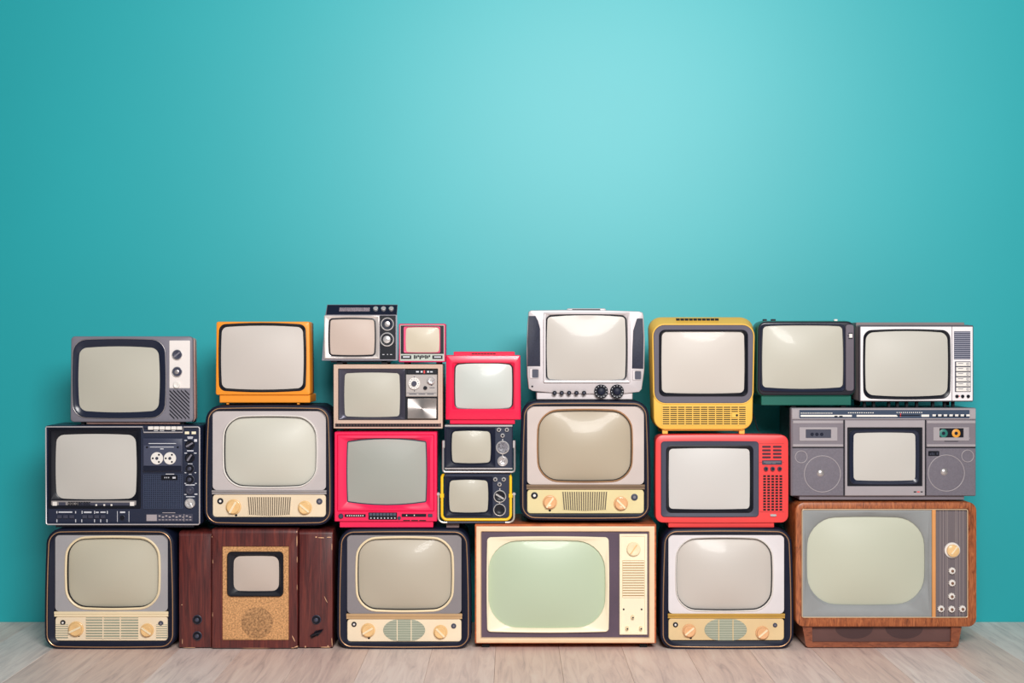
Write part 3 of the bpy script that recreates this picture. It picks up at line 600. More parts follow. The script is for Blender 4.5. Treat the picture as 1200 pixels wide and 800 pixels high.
# ------------------------------------------------------------------ small crimson set
T = TV('portable_television', 'small crimson pink television with raised top ledge, standing on the little navy set', 566, 498.0, 3)
q = R(522, 416, 610.4, 491.8, 1.4, tp=.6, k=3, m=6); i2 = R(530, 425, 602.6, 479.2, 1.4, k=3, m=6); si = R(533.4, 427.4, 600, 477.4, 4, bx=.6, by=2, k=3, m=6)
T.add('cabinet', MB().loft([(q.ins(16, 6, 16, 3), 84), (q.ins(2, 1, 2, 1), 34), (q, 16), (q, 1), (q.ins(.4), .3), (q.ins(1), 0), (i2.ins(-.6), 0), (i2, .5), (si.ins(-.8), 3), (si.ins(-.8), 5)]), PINK2)
T.add('gasket_shade_ring', MB().loft([(si.ins(-1), 4), (si.ins(-1), 2.6), (si.ins(.4), 2.9), (si.ins(.4), 4)], closed=True), BLACK)
T.add('screen', MB().dome(si, 3, 2.2), screen('glass_crimson', (204, 208, 202)))
tl = T.add('top_ledge', MB().plate(R(531.2, 412, 603.2, 417, .8, k=2, m=1), 6, 40, .6), PINK2)
T.many('vent_slot', MB().box(566 - 1.5, 498 - .6, 566 + 1.5, 498 + .6, -.1, .3), DARK, [(554 + i * 3.6, 414.4, 6) for i in range(8)], tl)
T.add('base', MB().plate(R(527, 491.4, 603.4, 497, .6, k=2, m=1), 3, 60, .4), PINK2)
T.feet((535, 592), 496.8, 498.0, 6, ds=(8, 50))

# ------------------------------------------------------------------ two little navy portables with carrying bars
def portable(label, x0, y0, x1, y1, scr, small, dials, base, df, tag):
    T = TV('portable_television', label, (x0 + x1) / 2, base, df)
    q = R(x0, y0, x1, y1, 1.6, k=3, m=5); si = R(*scr, 3.2, bx=1, by=1, k=3, m=5)
    io = R(x0 + 1.5, y0 + 3.5, scr[2] + 6.4, y1 - 3, .6, k=3, m=5)
    T.add('cabinet', MB().loft([(q.ins(9, 5, 9, 4), 66), (q.ins(1, .5, 1, .5), 30), (q, 12), (q, .8), (q.ins(.8), 0), (q.ins(1.2, 3, 1.2, 2.2), 0), (q.ins(1.4, 3.2, 1.4, 2.4), .8), (io.ins(.5), .8), (io.ins(.5), 6)]), NAVY2)
    T.add('bezel', MB().loft([(io, 1.4), (io, -.2), (io.ins(.5), -.6), (si.ins(-1.6), 1), (si.ins(-.8), .2), (si, 1.4), (si, 2.4)], closed=True), NAVY)
    T.add('screen', MB().dome(si, 1.4, 1.4), screen('glass_' + tag, (196, 190, 174)))
    for x, y in small: T.knob(x, y, 2.5, .8, 2.6, CHROME, cap=BLACK, n=14)
    for (x, y, r, g, cm, tick) in dials:
        k = T.knob(x, y, r, .8, 2.4, cm, grip=g, gm=CHROME, gw=.3, ring=CHROME)
        if tick: T.add('index_tab', MB().box(x - .6, y - r - 3, x + .6, y - r + .4, .1, .9), CHROME, k)
    return T
T = portable('small navy portable television with silver edges, upper of the two little navy sets', 520.6, 498, 601, 550.4, (530.2, 506, 574, 542), ((584.6, 503.6), (594, 503.6), (589, 510.4)),
             ((589, 524.4, 7, None, mat('speckled_dial', (120, 118, 126), .4, var=.7, scale=240), True), (589, 540.4, 5.4, -40, SILVER, True)), 555.0, 4, 'navy_up')
T.add('top_trim', MB().plate(R(521, 497.8, 600.6, 500, .4, k=2, m=1), -.6, 10, .3), SILVER)
T.add('bottom_trim', MB().plate(R(521, 548.2, 600.6, 550.2, .4, k=2, m=1), -.6, 10, .3), SILVER)
h = T.add('carrying_bar', MB().tube([(519, 517, 0), (519, 550, 0), (519.6, 552.2, 0), (521.6, 553.2, 0), (600.4, 553.2, 0), (602.4, 552.2, 0), (603, 550, 0), (603, 517, 0)], 1.3, 8), SILVER)
for x in (519.6, 602.4): T.add('pivot', MB().plate(R(x - 1.5, 516, x + 1.5, 525, .6, k=2, m=1), -1.6, 6, .4), SILVER, h)
T.add('stand', MB().plate(R(524, 550.2, 598, 555.0, .5, k=2, m=1), 2, 40, .4), BLACK)
T = portable('small navy portable television in a bright yellow tube frame', 520.4, 555.4, 598.6, 608, (527.2, 563.6, 571, 600), ((580.4, 561.8), (590.3, 561.8), (585.3, 567.7)),
             ((585.7, 581.8, 6.6, 32, BLACK, True), (585.4, 597.6, 6.6, None, BLACK, True)), 613.8, 4, 'navy_low')
def upath(xa, xb, y0, y1, r, d):
    L = [(xa, y0, d)] + [(xa + r - r * math.cos(t), y1 - r + r * math.sin(t), d) for t in [i * math.pi / 10 for i in range(6)]]
    Q = [(xb - r + r * math.cos(t), y1 - r + r * math.sin(t), d) for t in [math.pi / 2 - i * math.pi / 10 for i in range(6)]] + [(xb, y0, d)]
    return L + Q
f = T.add('tube_frame', MB().tube([(520, 557, 6), (518.4, 557.4, 2)] + upath(517.8, 598.4, 559, 609, 6, -.6) + [(597.8, 557.4, 2), (596, 557, 6)], 1.7, 10), YTUBE, label='bright yellow tube frame')
for x in (517.8, 598.4): T.add('clamp', MB().plate(R(x - 2.3, 578.6, x + 2.3, 583.4, .6, k=2, m=1), -2.6, 2, .4), YTUBE, f)
h = T.add('carrying_bar', MB().tube(upath(513.4, 602.4, 580, 612.5, 6.5, 0), 1.15, 8), mat('cream_steel', (216, 208, 196), .3, metal=.5))
for x in (513.4, 602.4): T.add('pivot', MB().loft([(circ(x, 579, 1.9, 12), -1.6), (circ(x, 579, 1.9, 12), 4)]), CHROME, h)
for x in (515.6, 600.6): T.add('pivot_pin', MB().box(x - 2.6, 577.8, x + 2.6, 580.2, .5, 4), CHAR, h)
T.add('bar_grip', MB().tube([(524, 612.4, 0), (592, 612.4, 0)], 1.3, 10), CHAR, h)
T.add('stand', MB().plate(R(526, 608, 594, 613.8, .5, k=2, m=1), 4, 46, .4), BLACK)
T.feet((530,), 613.6, 619.6, 15, m=mat('pinkish_pad', (150, 120, 118), .6), ds=(8, 34))

# ------------------------------------------------------------------ silver set with side speakers
T = TV('portable_television', 'silver television with dark side speakers and two large black dials', 686.5, 468.9, 4)
out = [(619.4, 365.2), (621.8, 363.4), (660, 362.8), (712, 363.2), (750, 364.6), (753.8, 366), (754.8, 370), (756.2, 400), (755.6, 434), (752.6, 456), (749.6, 459.4), (730, 461.4), (690, 461.8), (650, 460.6), (624, 458.2), (619.6, 455.6), (617.8, 440), (617, 410), (618, 380)]
def sc(pts, d, t=0):
    cx = sum(p[0] for p in pts) / len(pts); cy = sum(p[1] for p in pts) / len(pts)
    res = []
    for x, y in pts:
        L = math.hypot(x - cx, y - cy); res.append((x + (cx - x) / L * d, y + (cy - y) / L * d + t))
    return res
T.add('cabinet', MB().loft([(sc(out, 26, -3), 90), (sc(out, 5, -1), 34), (out, 14), (out, 2), (sc(out, .6), .6), (sc(out, 2), 0), (sc(out, 20), 0)]), SILVP)
T.add('handle', MB().loft([(R(664.6, 361, 710.6, 366, 2, k=3, m=3), 24), (R(664.6, 361, 710.6, 366, 2, k=3, m=3), 5), (R(665.6, 362, 709.6, 366, 2, k=3, m=3), 4)]), SILVP)
T.add('handle_slot', MB().plate(R(670.8, 362, 704, 363.4, .5, k=2, m=1), 3.7, 6, .2), BLACK)
SPK = mat('speaker_mesh_navy', (34, 38, 58), .6, var=.2, scale=200, bump=.4)
for pts in ([(619.6, 370), (627.6, 370), (630.6, 376), (633, 385), (633.2, 429), (618.2, 429), (618.2, 400)], [(746.8, 373), (753.6, 373), (754.6, 395.5), (754.2, 432), (741, 431.7), (741.4, 410), (742.4, 387.4)]):
    T.add('speaker', MB().loft([(pts, 1), (pts, -.4), (sc(pts, .6), -.7)]), SPK)
fo = R(637, 365.6, 738.6, 448.2, 1.4, k=5, m=6); si = R(641.4, 371, 733, 444.2, 4, bx=1, by=2.2, k=5, m=6)
T.add('bezel', MB().loft([(fo, 1), (fo, -2.4), (fo.ins(.6), -3), (fo.ins(2.4), -2.8), (si.ins(-1.2), -.8), (si.ins(-1), .5)], closed=True), SILVP)
T.add('gasket_shade_ring', MB().loft([(si.ins(-1.3), .5), (si.ins(-1.3), -1.1), (si.ins(.4), -.7), (si.ins(.4), .5)], closed=True), BLACK)
T.add('screen', MB().dome(si, -.5, 3), screen('glass_silver', (203, 196, 188)))
for x, y in ((620.8, 431.4), (741.4, 433.4)):
    nb = T.add('side_notch', MB().frame(R(x, y, x + 11, y + 12, 1.2, k=3, m=2), R(x + 3, y + 1.4, x + 10, y + 11, 1, k=3, m=2), -1, .6, .5), SILVP)
    T.add('notch_vent', MB().box(x + 2.6, y + 1, x + 10.2, y + 11.2, -.3, .5), CHAR, nb)
for x in (650, 658.4, 667, 675.7, 684.6): T.knob(x, 460.4, 2.6, 0, 3, BLACK, cap=CHAR, n=14)
for x, g in ((704.6, None), (723.3, -35)):
    k = T.knob(x, 458.6, 8.2, 0, 2.2, BLACK, cap=None)
    T.add('knob_hub', MB().turn(x, 458.6, [(4.4, -2), (4.2, -5), (3.4, -5.6)], 18), NAVY, k)
    T.marks('knob_numbers', OFFW, [(x + 6.6 * math.cos(a) - .4, 458.6 + 6.6 * math.sin(a) - .4, .8, .8) for a in [i * math.pi / 6 for i in range(12)]], -2.2, k)
T.add('jack', MB().turn(623.8, 452.8, [(1.2, .2), (1.2, -.4)], 10), BLACK)
T.add('base', MB().plate(R(629, 460, 742, 468.4, 1, k=3, m=2), 4, 62, .8), SILVP)
T.feet((640, 732), 467.8, 468.9, 8, ds=(8, 50))

# ------------------------------------------------------------------ yellow set
T = TV('portable_television', 'mustard yellow television with grey screen surround and slotted front grille', 822, 508.9, 4)
q = R(766.4, 379, 883, 504, 14, tp=-2.5, k=6, m=6); qb = R(765.4, 371, 882.6, 503.6, 15, tp=-4, k=6, m=6); bo = R(767.4, 380.6, 882, 472.4, 13, tp=-1.6, k=6, m=6)
T.add('cabinet', MB().loft([(qb.ins(20, 16, 20, 8), 90), (qb.ins(3, 2, 3, 1), 40), (qb, 22), (qb.ins(.6, 1, .6, .2), 12), (q.ins(.2), 3), (q.ins(.9), .8), (q.ins(2.2), 0), (bo.ins(1), 0), (bo.ins(1), 8)]), YELLOW)
T.many('vent_slot', MB().box(822 - 2.1, 508.9 - 1.5, 822 + 2.1, 508.9 + 1.2, -1.4, 2.5), DARK, [(796 + i * 5.1, 374.2, 9) for i in range(10)])
si = R(776.4, 389.2, 872.6, 460, 5, bx=.6, by=1, k=6, m=6)
T.add('screen_surround', MB().loft([(bo, 1), (bo, -1), (bo.ins(.6), -1.5), (R(773, 386.6, 876.6, 464, 7, k=6, m=6), -1.2), (R(773, 386.6, 876.6, 464, 7, k=6, m=6), 2)], closed=True), mat('mauve_grey_plastic', (86, 80, 94), .45, var=.06, bump=.06))
b2 = R(772.6, 386.2, 877, 464.4, 7, k=6, m=6)
T.add('bezel', MB().loft([(b2, 2), (b2, -1.8), (b2.ins(.9), -2.4), (b2.ins(1.8), -2), (si, .6), (si, 2.4)], closed=True), BLACK)
T.add('screen', MB().dome(si, .8, 1.6), screen('glass_yellow', (212, 203, 194)))
T.add('surround_lip', MB().hoop(bo.ins(-.6), -.2, 1.0, 8), YELLOW)
gr = T.add('grille', MB().box(776, 475.6, 875.4, 498, -.1, .4), DARK)
T.many('slat', MB().box(822 - 49.8, 508.9 - .62, 822 + 49.8, 508.9 + .62, -.5, .1), YELLOW, [(825.7, 476 + i * 2.42, -.1) for i in range(10)], gr)
T.many('grille_bar', MB().box(822 - .55, 508.9 - 11.4, 822 + .55, 508.9 + 11.4, -.8, .1), YELLOW, [(776.4 + i * 8.95, 486.8, -.1) for i in range(12)], gr)
T.add('socket_plate', MB().plate(R(858, 484, 867, 489.4, .3, k=2, m=1), -1.2, 0, .2), YELLOW, gr)
T.add('socket', MB().turn(864, 486.6, [(1.4, -1), (1.4, -1.5)], 10), BLACK)
T.add('base', MB().plate(R(779, 501.6, 873, 505, .8, k=2, m=1), 4, 50, .4), YELLOW)
T.feet((780.4, 871), 502, 508.9, 6.4, m=YELLOW, ds=(5, 48), dl=6)
me = MB().tube([(890, 480, 64), (893, 486, 66), (896, 493, 66), (897.5, 501, 62), (898, 506.6, 54), (898, 508.3, 46), (897, 508.3, 38)], .8, 8).mesh('power_cable', lambda v: Vector(((v[0] - 600) / S, v[2] / S, (760.6 - v[1]) / S)))
me.materials.append(RUBBER); oc = bpy.data.objects.new('power_cable', me); COL.objects.link(oc); oc['label'] = 'black power cable drooping onto the top of the coral red set'; oc['category'] = 'cable'

# ------------------------------------------------------------------ coral red set
T = TV('table_television', 'coral red television with grey bezel and punched speaker holes on the right', 846, 618.4, 1)
q = R(768.4, 509.6, 924.2, 612.4, 8.5, bx=.4, by=.6, k=6, m=6)
T.add('cabinet', MB().loft([(q.ins(18, 8, 18, 3), 96), (q.ins(2, 1, 2, .5), 36), (q, 16), (q, 2), (q.ins(.5), .6), (q.ins(2), 0), (R(775.4, 518, 888.4, 604.6, 4, by=.4, k=6, m=6), 0), (R(775.4, 518, 888.4, 604.6, 4, by=.4, k=6, m=6), 7)]), RED)
bo = R(774.6, 517, 889.2, 605.4, 4, by=.4, k=6, m=6); b1 = R(781, 521.8, 882.4, 600.4, 6, k=6, m=6); si = R(784.4, 526, 878.6, 596, 4, bx=.4, by=.8, k=6, m=6)
T.add('screen_surround', MB().loft([(bo, 1), (bo, -1), (bo.ins(.7), -1.6), (b1, -1), (b1, 2)], closed=True), CHAR)
T.add('bezel', MB().loft([(b1.ins(-.4), 2), (b1.ins(-.4), -1.4), (b1.ins(.8), -1.9), (si.ins(-1), .2), (si, 1), (si, 2.4)], closed=True), BLACK)
T.add('screen', MB().dome(si, 1, 1.8), screen('glass_red', (216, 212, 208)))
T.marks('panel_seam', mat('dark_red_seam', (150, 40, 46), .5), [(890, 519.6, 29, .35), (890, 541.3, 29, .35), (890, 599.6, 29, .35)], .05)
T.many('vent_slot', MB().plate(R(846 - 5.1, 618.4 - 1.2, 846 + 5.1, 618.4 + 1.2, 1.1, k=3, m=1), -.2, .4, .1), mat('plum_slot', (60, 18, 40), .5), [(x, y, 0) for x in (898.4, 911) for y in (523.4, 527.6, 531.7, 535.8)])
dl = T.add('dial_window', MB().plate(R(893.2, 539.2, 916.6, 544.4, .8, k=2, m=1), -.6, 1, .3), CHAR)
T.marks('dial_scale', GREYP, [(895, 540.6, 20, 1), (897, 542.4, 7, .7), (905, 542.4, 4, .7)], -.6, dl)
for x in (897.6, 905.4, 913.6): T.knob(x, 549, 2.4, 0, 3.4, CHAR, cap=BLACK, n=14)
T.many('speaker_hole', MB().box(846 - 1.6, 618.4 - 1.1, 846 + 1.6, 618.4 + 1.1, -.15, .4), DARK, [(896.2 + i * 4.75, 557.8 + j * 3.28, 0) for i in range(5) for j in range(13)])
T.add('button', MB().plate(R(902.6, 602.2, 910, 605, 1.2, k=3, m=1), -1.8, .5, .4), CHROME)
T.add('base', MB().loft([(R(784, 611, 908, 618.4, .6, k=2, m=1), 60), (R(784, 611, 908, 618.4, .6, k=2, m=1), 4), (R(785, 611.6, 907, 617.6, .6, k=2, m=1), 3.4)]), RED)

# ------------------------------------------------------------------ grey boombox television
T = TV('radio_cassette_television', 'wide grey television flanked by round speakers and cassette windows', 1035.8, 588.2, 2)
q = R(927.4, 477.8, 1144.6, 581.4, 1.4, k=3, m=4); GB = mat('boombox_grey', (126, 118, 126), .45, var=.05, bump=.06); GL = mat('boombox_light', (168, 160, 164), .4, var=.04)
T.add('back_case', MB().loft([(q.ins(8, 5, 8, 3), 84), (q.ins(.6), 70), (q.ins(.6), 9)]), BLACK)
T.add('cabinet', MB().loft([(q.ins(.3), 10), (q, 9), (q, 1.4), (q.ins(.7), .5), (q.ins(1.6), .5), (q.ins(40), .5)]), GB)
T.add('base', MB().plate(R(938, 581, 1132, 586.2, .6, k=2, m=1), 4, 66, .5), GB)
T.feet((955, 1112), 586, 588.2, 8, ds=(10, 52))
tp = T.add('tuner_panel', MB().plate(R(928, 478.4, 1144, 491.4, .8, k=2, m=1), -.8, 1, .5), GL)
T.add('dial_window', MB().plate(R(937, 480.2, 1136.6, 490, .5, k=2, m=1), -1.2, 0, .3), mat('blue_grey_dial', (66, 78, 98), .25), tp)
T.marks('dial_scale', WHITE, [(938.4, 486, 60, 2.2), (1004, 486, 48, 2.2), (1080, 485.6, 9, 2.6)] + [(938.6 + i * 2.1, 483.4, 1.2, 1) for i in range(18)] + [(994 + i * 2.6, 483, 1.4, 1) for i in range(12)] + [(1051 + i * 2.4, 482.6, 1, 1.2) for i in range(13)] + [(1093 + i * 6.6, 485.4, 4, 2.2) for i in range(7)], -1.2, tp)
T.marks('dial_dark_marks', BLACK, [(978, 487, 3.6, 1.4), (983.6, 487, 4, 1.4), (1051, 486, 27, .9)] + [(1096.8 + i * 6.6, 486.6, 2.6, 1.6) for i in range(6)], -1.45, tp)
T.add('dial_needle', MB().box(1055, 484.4, 1056, 488, -1.7, -1.2), RED, tp)
for x0, x1 in ((928.4, 936), (1137.4, 1143.8)): T.add('corner_button', MB().plate(R(x0, 479.2, x1, 490.4, .5, k=2, m=1), -1.4, 0, .4), GL, tp)
def module(name, x0, y0, x1, y1, m, d=-.6): return T.add(name, MB().plate(R(x0, y0, x1, y1, .6, k=2, m=1), d, 1, .5), m)
T.marks('module_gaps', BLACK, [(989, 491.8, 1.4, 89), (1084.6, 491.8, 1.4, 89), (928.6, 523.8, 61, 1.1), (1086, 523.8, 58, 1.1)], .4)
lm = module('cassette_module', 929, 492.4, 988.8, 523.6, GB); rm = module('cassette_module', 1086.2, 492.4, 1144, 523.6, GB)
for m_, a, b in ((lm, 929.4, 988.4), (rm, 1086.6, 1143.6)):
    T.add('module_edge', MB().plate(R(a, 492.6, b, 496, .4, k=2, m=1), -1.3, 0, .4), GL, m_); T.add('module_edge', MB().plate(R(a, 520.4, b, 523.4, .4, k=2, m=1), -1, 0, .4), GL, m_)
w = T.add('slot_window', MB().frame(R(937, 500.4, 981.6, 516.6, .6, k=2, m=1), R(944.6, 503.2, 974, 513, .4, k=2, m=1), -1.5, 0, .3, din=-1), GL, lm)
T.add('slot_back', MB().box(944.4, 503, 974.2, 513.2, -.72, .4), mat('slot_grey', (66, 68, 84), .4), lm)
for x in (952, 957.6, 963.2): T.knob(x, 508.8, 2, -.7, .6, NAVY, n=14, name='spindle', parent=lm)
T.add('window_frame', MB().frame(R(1094, 500.4, 1136, 516.4, .6, k=2, m=1), R(1101.4, 501.8, 1129.4, 512.4, .4, k=2, m=1), -1.5, 0, .3, din=-1), GL, rm)
T.add('cassette_window', MB().box(1101.2, 501.6, 1129.6, 512.6, -.72, .4), BLACK, rm)
for x, m_ in ((1106, mat('green_reel', (44, 120, 110), .4)), (1120.8, mat('orange_reel', (232, 160, 60), .4))):
    k = T.add('reel', MB().turn(x, 507.6, [(5, -.3), (5, -1), (4.8, -1.1)], 20), m_, rm, org=(x, 507.6, -.3)); T.add('hub', MB().turn(x, 507.6, [(2, -1), (2, -1.4)], 12), NAVY, k)
T.marks('window_ledge', GL, [(1095, 512.8, 42, 1)], -.9, rm)
T.add('module_badge', MB().plate(R(1107, 514.8, 1123.6, 517.4, .8, k=2, m=1), -1, 0, .2), NAVY, rm)
for x0, x1, wc, wy, cc, cy, tc, ty in ((929, 988.8, 964, 555.2, 962, 554.2, 939.2, 535.2), (1086.2, 1144, 1109.4, 554.2, 1107, 552.8, 1134.4, 534.2)):
    sp = module('speaker_panel', x0, 525, x1, 580.8, mat('speaker_grey', (112, 106, 116), .55, var=.08, scale=150, bump=.4))
    T.add('woofer_ring', MB().hoop(circ(wc, wy, 21.2, 40), -.7, .55), GL, sp)
    T.add('woofer_cone', MB().loft([(circ(wc, wy, 20.6, 36), -.5), (circ(wc, wy, 20.6, 36), -.8), (circ(wc, wy, 19, 36), -.9)]), mat('speaker_grey', 0), sp)
    T.add('tweeter_ring', MB().hoop(circ(tc, ty, 7, 28), -.7, .5), GL, sp)
    T.add('dust_cap', MB().loft([(circ(cc, cy, 4.6, 20), -.6), (circ(cc, cy, 4, 20), -1.3), (circ(cc, cy, 2.6, 20), -2.1), (circ(cc, cy, 1, 20), -2.5)]), SILVER, sp)
bd = T.add('badge', MB().plate(R(1088.2, 528.4, 1101, 534.2, .4, k=2, m=1), -1.1, 0, .2), BLACK)
T.marks('badge_print', CHAR, [(1090, 531, 1, 2), (1092, 530, 1, 3), (1094, 530.6, 1, 2.4), (1098, 529.8, 1.2, 3)], -1.1, bd)
fo = R(990.6, 492.4, 1084.4, 580.8, .6, k=4, m=5); fi = R(993.4, 500.8, 1081.4, 569.6, .6, k=4, m=5)
T.add('screen_frame', MB().loft([(fo, 1), (fo, -.4), (fo.ins(.6), -1), (fi.ins(-.4), -1), (fi, -.4), (fi, 3)], closed=True), GL)
T.add('screen_recess', MB().box(993.2, 500.6, 1081.6, 569.8, .2, .8), BLACK)
b1 = R(996, 504, 1077.6, 567.4, 6, bx=.4, by=.8, k=4, m=5); si = R(1001, 507.6, 1073, 562.6, 4, bx=.4, by=.8, k=4, m=5)
T.add('bezel', MB().loft([(b1, .5), (b1, -.6), (b1.ins(1), -1.6), (b1.ins(2.4), -1.4), (si, -.1), (si, .6)], closed=True), mat('navy_gloss', 0))
T.add('screen', MB().dome(si, -.1, 1.2), screen('glass_boombox', (212, 207, 200)))
T.marks('indicator_lamps', BLACK, [(1071, 575.6, 3.2, 1.3), (1079, 575.6, 2.6, 1.3)], -1)
T.marks('red_lamp', RED, [(1075, 575.6, 3, 1.3)], -1)

# ------------------------------------------------------------------ bottle green set
T = TV('portable_television', 'dark bottle green television with black front, between the yellow and the white set', 946.5, 477.6, 6)
q = R(887.6, 375.4, 1005.2, 465, 10, tp=1, k=6, m=6); qf = R(888.6, 376.6, 1004.4, 463.2, 9, tp=1.2, k=6, m=6)
T.add('cabinet', MB().loft([(q.ins(20, 10, 18, 6), 88), (q.ins(1, .6, 1, .6), 36), (q, 16), (q.ins(.5), 3), (qf.ins(-.4), 2), (qf.ins(2), 2), (qf.ins(3), 7)]), GREEN)
T.add('front_frame', MB().loft([(qf, 4), (qf, 1), (qf.ins(.6), .2), (qf.ins(1.8), -.4), (R(891.6, 380.4, 991.4, 458, 5, by=.8, tp=.6, k=6, m=6), -.4), (R(891.6, 380.4, 991.4, 458, 5, by=.8, tp=.6, k=6, m=6), 5)]), mat('black_bronze', (30, 30, 42), .32))
T.add('side_panel', MB().plate(R(992.4, 380, 1002, 458, 3, k=3, m=2), -1, 1, .4), mat('graphite_panel', (106, 98, 108), .38, metal=.2))
bo = R(891, 379.8, 992, 458.6, 5, by=.8, tp=.6, k=6, m=6); si = R(895, 382.6, 989, 453.6, 4, bx=.8, by=2, tp=.6, k=6, m=6)
T.add('bezel', MB().loft([(bo, 1), (bo, -1.2), (bo.ins(.8), -2), (bo.ins(1.6), -1.6), (si, .8), (si, 2)], closed=True), mat('navy_gloss', 0))
T.add('screen', MB().dome(si, .6, 3), screen('glass_bottle', (200, 196, 182)))
T.add('switch', MB().plate(R(996.4, 391, 1000, 395.6, .3, k=2, m=1), -1.8, 0, .3), WHITE)
T.marks('switch_markings', BLACK, [(995.4, 389.8, 5, 1), (995.4, 396, 5, 1), (994.4, 392.6, 1.6, 1)], -1)
for x, w in ((900, 2.2), (910, 2.6)): T.add('top_knob', MB().plate(R(x - w, 373.4, x + w, 376.8, .5, k=2, m=1), 12, 17, .4), BLACK)
T.add('top_knob', MB().plate(R(982, 373.6, 986, 376.4, .5, k=2, m=1), 12, 16, .4), WHITE)
T.add('base', MB().plate(R(894, 464, 1000, 475.2, .8, k=2, m=1), 4, 56, .6), GREEN)
T.feet((933, 992), 474.8, 477.6, 6, ds=(8, 46)); 

# ------------------------------------------------------------------ white set
T = TV('table_television', 'white fronted television with six station buttons, right end of the top row', 1073, 477.6, 6)
q = R(1008.6, 380.8, 1143, 470.8, 1.8, k=6, m=6); hb = R(1013.8, 387.4, 1114.6, 466.2, 9, bx=.8, by=1.6, k=6, m=6); fp = R(1010, 382.6, 1117.2, 469.6, .5, k=6, m=6)
T.add('cabinet', MB().loft([(q.ins(4, 4, 14, 4), 80), (q.ins(-1, -1, 3, 1), 40), (q.ins(-1, -.5, .5, .4), 10), (q.ins(.4), 5)]), mat('grey_taupe_shell', (132, 120, 122), .5))
T.add('front_frame', MB().loft([(q.ins(.3), 6), (q, 5), (q, .9), (q.ins(.7), 0), (q.ins(1.4), .1), (hb, .1), (hb, 4.5)]), mat('dark_edge_grey', (92, 84, 92), .4))
T.add('face_panel', MB().loft([(fp, .6), (fp, -.2), (fp.ins(.3), -.5), (hb, -.5), (hb, .6)], closed=True), mat('white_face', (242, 236, 238), .4, var=.015))
T.add('control_panel', MB().plate(R(1117.8, 382.6, 1141.8, 469.6, .5, k=4, m=6), -.5, .6, .3), mat('white_face', 0))
T.add('top_rise', MB().plate(R(1007.4, 377.4, 1135.6, 383, .6, k=2, m=1), 10, 66, .5), mat('grey_taupe_shell', 0))
bo = R(1013.4, 387, 1115, 466.6, 9, bx=.8, by=1.6, k=6, m=6); si = R(1016.6, 390, 1111.8, 462.4, 8, bx=1, by=2.2, k=6, m=6)
T.add('bezel', MB().loft([(bo, .4), (bo, -1.2), (bo.ins(.7), -1.9), (bo.ins(1.6), -1.7), (si, .2), (si, 1)], closed=True), BLACK)
T.add('screen', MB().dome(si, 0, 2.8), screen('glass_white', (206, 202, 192)))
gr = T.add('speaker_grille', MB().box(1119.8, 388, 1139, 421, -.7, .2), mat('navy_gap', (62, 68, 90), .6))
T.many('slat', MB().box(1073 - 9.4, 477.6 - .55, 1073 + 9.4, 477.6 + .55, -.6, .1), mat('slate_slat', (150, 150, 166), .45), [(1129.4, 389.4 + i * 2.35, -.7) for i in range(14)], gr)
bk = T.add('button_bank', MB().plate(R(1120.8, 423.4, 1139.4, 459.4, .5, k=2, m=1), -.8, .2, .2), CHAR)
for i in range(6):
    y = 424.2 + i * 5.95
    b_ = T.add('station_button', MB().plate(R(1122, y, 1138.6, y + 4.7, .4, k=2, m=1), -2, -.4, .4), WHITE, bk, org=(1130, y, -.4))
    T.marks('button_print', GREYP, [(1124, y + 1.2, 6, .7), (1134, y + .8, 3, 2.8)], -2, b_)
    T.marks('button_light', WHITE, [(1134.8, y + 1.4, 1.6, 1.6)], -2.2, b_)
for x in (1123, 1129.6, 1136.2):
    k = T.add('thumb_knob', MB().turn(x, 464.4, [(1.9, -.3), (1.9, -2.4), (1.5, -2.8)], 14), BLACK, org=(x, 464.4, -.3))
T.marks('red_dot', RED, [(1125.4, 463.6, 1.2, 1.2)], -.5)
T.feet((1017, 1028, 1046, 1056, 1067, 1079, 1098, 1112, 1122), 470, 477.6, 3, ds=(8,), dl=5)
T.feet((1020, 1128), 470, 477.6, 6, ds=(50,))

# ------------------------------------------------------------------ small chrome set with sloping top panel
T = TV('portable_television', 'small chrome framed television with two round dials and sloping black top, highest of all', 421, 427.0, 8)
fo = [(378, 368.8), (464.8, 368.8), (465, 422.4), (376.2, 422.4)]
bk_ = [(381, 356), (464.6, 356), (466.6, 369), (466.6, 420), (379, 420), (379.6, 369)]
mb = MB()
# side profile swept across: upright front, sloping fascia, flat top, tapered back
prof = [(422.4, 0), (368.8, 0), (356.2, 11), (357, 60), (364, 70), (418, 70), (422.4, 62)]
def xs_at(y, d):
    t = (422.4 - y) / 66; inn = max(0, d - 12) * .12
    return 376.2 + 4.6 * t + inn, 465.4 - 1.0 * t - inn
A = []; B = []
for y, d in prof:
    a_, b_ = xs_at(y, d); mb.v.append((a_, y, d)); A.append(len(mb.v) - 1); mb.v.append((b_, y, d)); B.append(len(mb.v) - 1)
n = len(prof)
for i in range(n): mb.f.append((A[i], A[(i + 1) % n], B[(i + 1) % n], B[i]))
mb.f += [tuple(A), tuple(reversed(B))]
T.add('cabinet', mb, mat('silver_case', (150, 146, 156), .35, metal=.5))
def on_slope(x, y): return (x, y, 11 * (368.8 - y) / 12.6)
def slope_box(x0, y0, x1, y1, h):
    b = MB()
    ny, nd = -11 / 16.7 * h, -12.6 / 16.7 * h
    for hh in (0.02, 1):
        for x, y in ((x0, y0), (x1, y0), (x1, y1), (x0, y1)):
            p = on_slope(x, y); b.v.append((p[0], p[1] + ny * hh, p[2] + nd * hh))
    b.f = [(0, 1, 2, 3), (7, 6, 5, 4), (0, 4, 5, 1), (1, 5, 6, 2), (2, 6, 7, 3), (3, 7, 4, 0)]
    return b
fa = T.add('top_fascia', slope_box(381.4, 357.2, 464, 368.4, .7), NAVY)
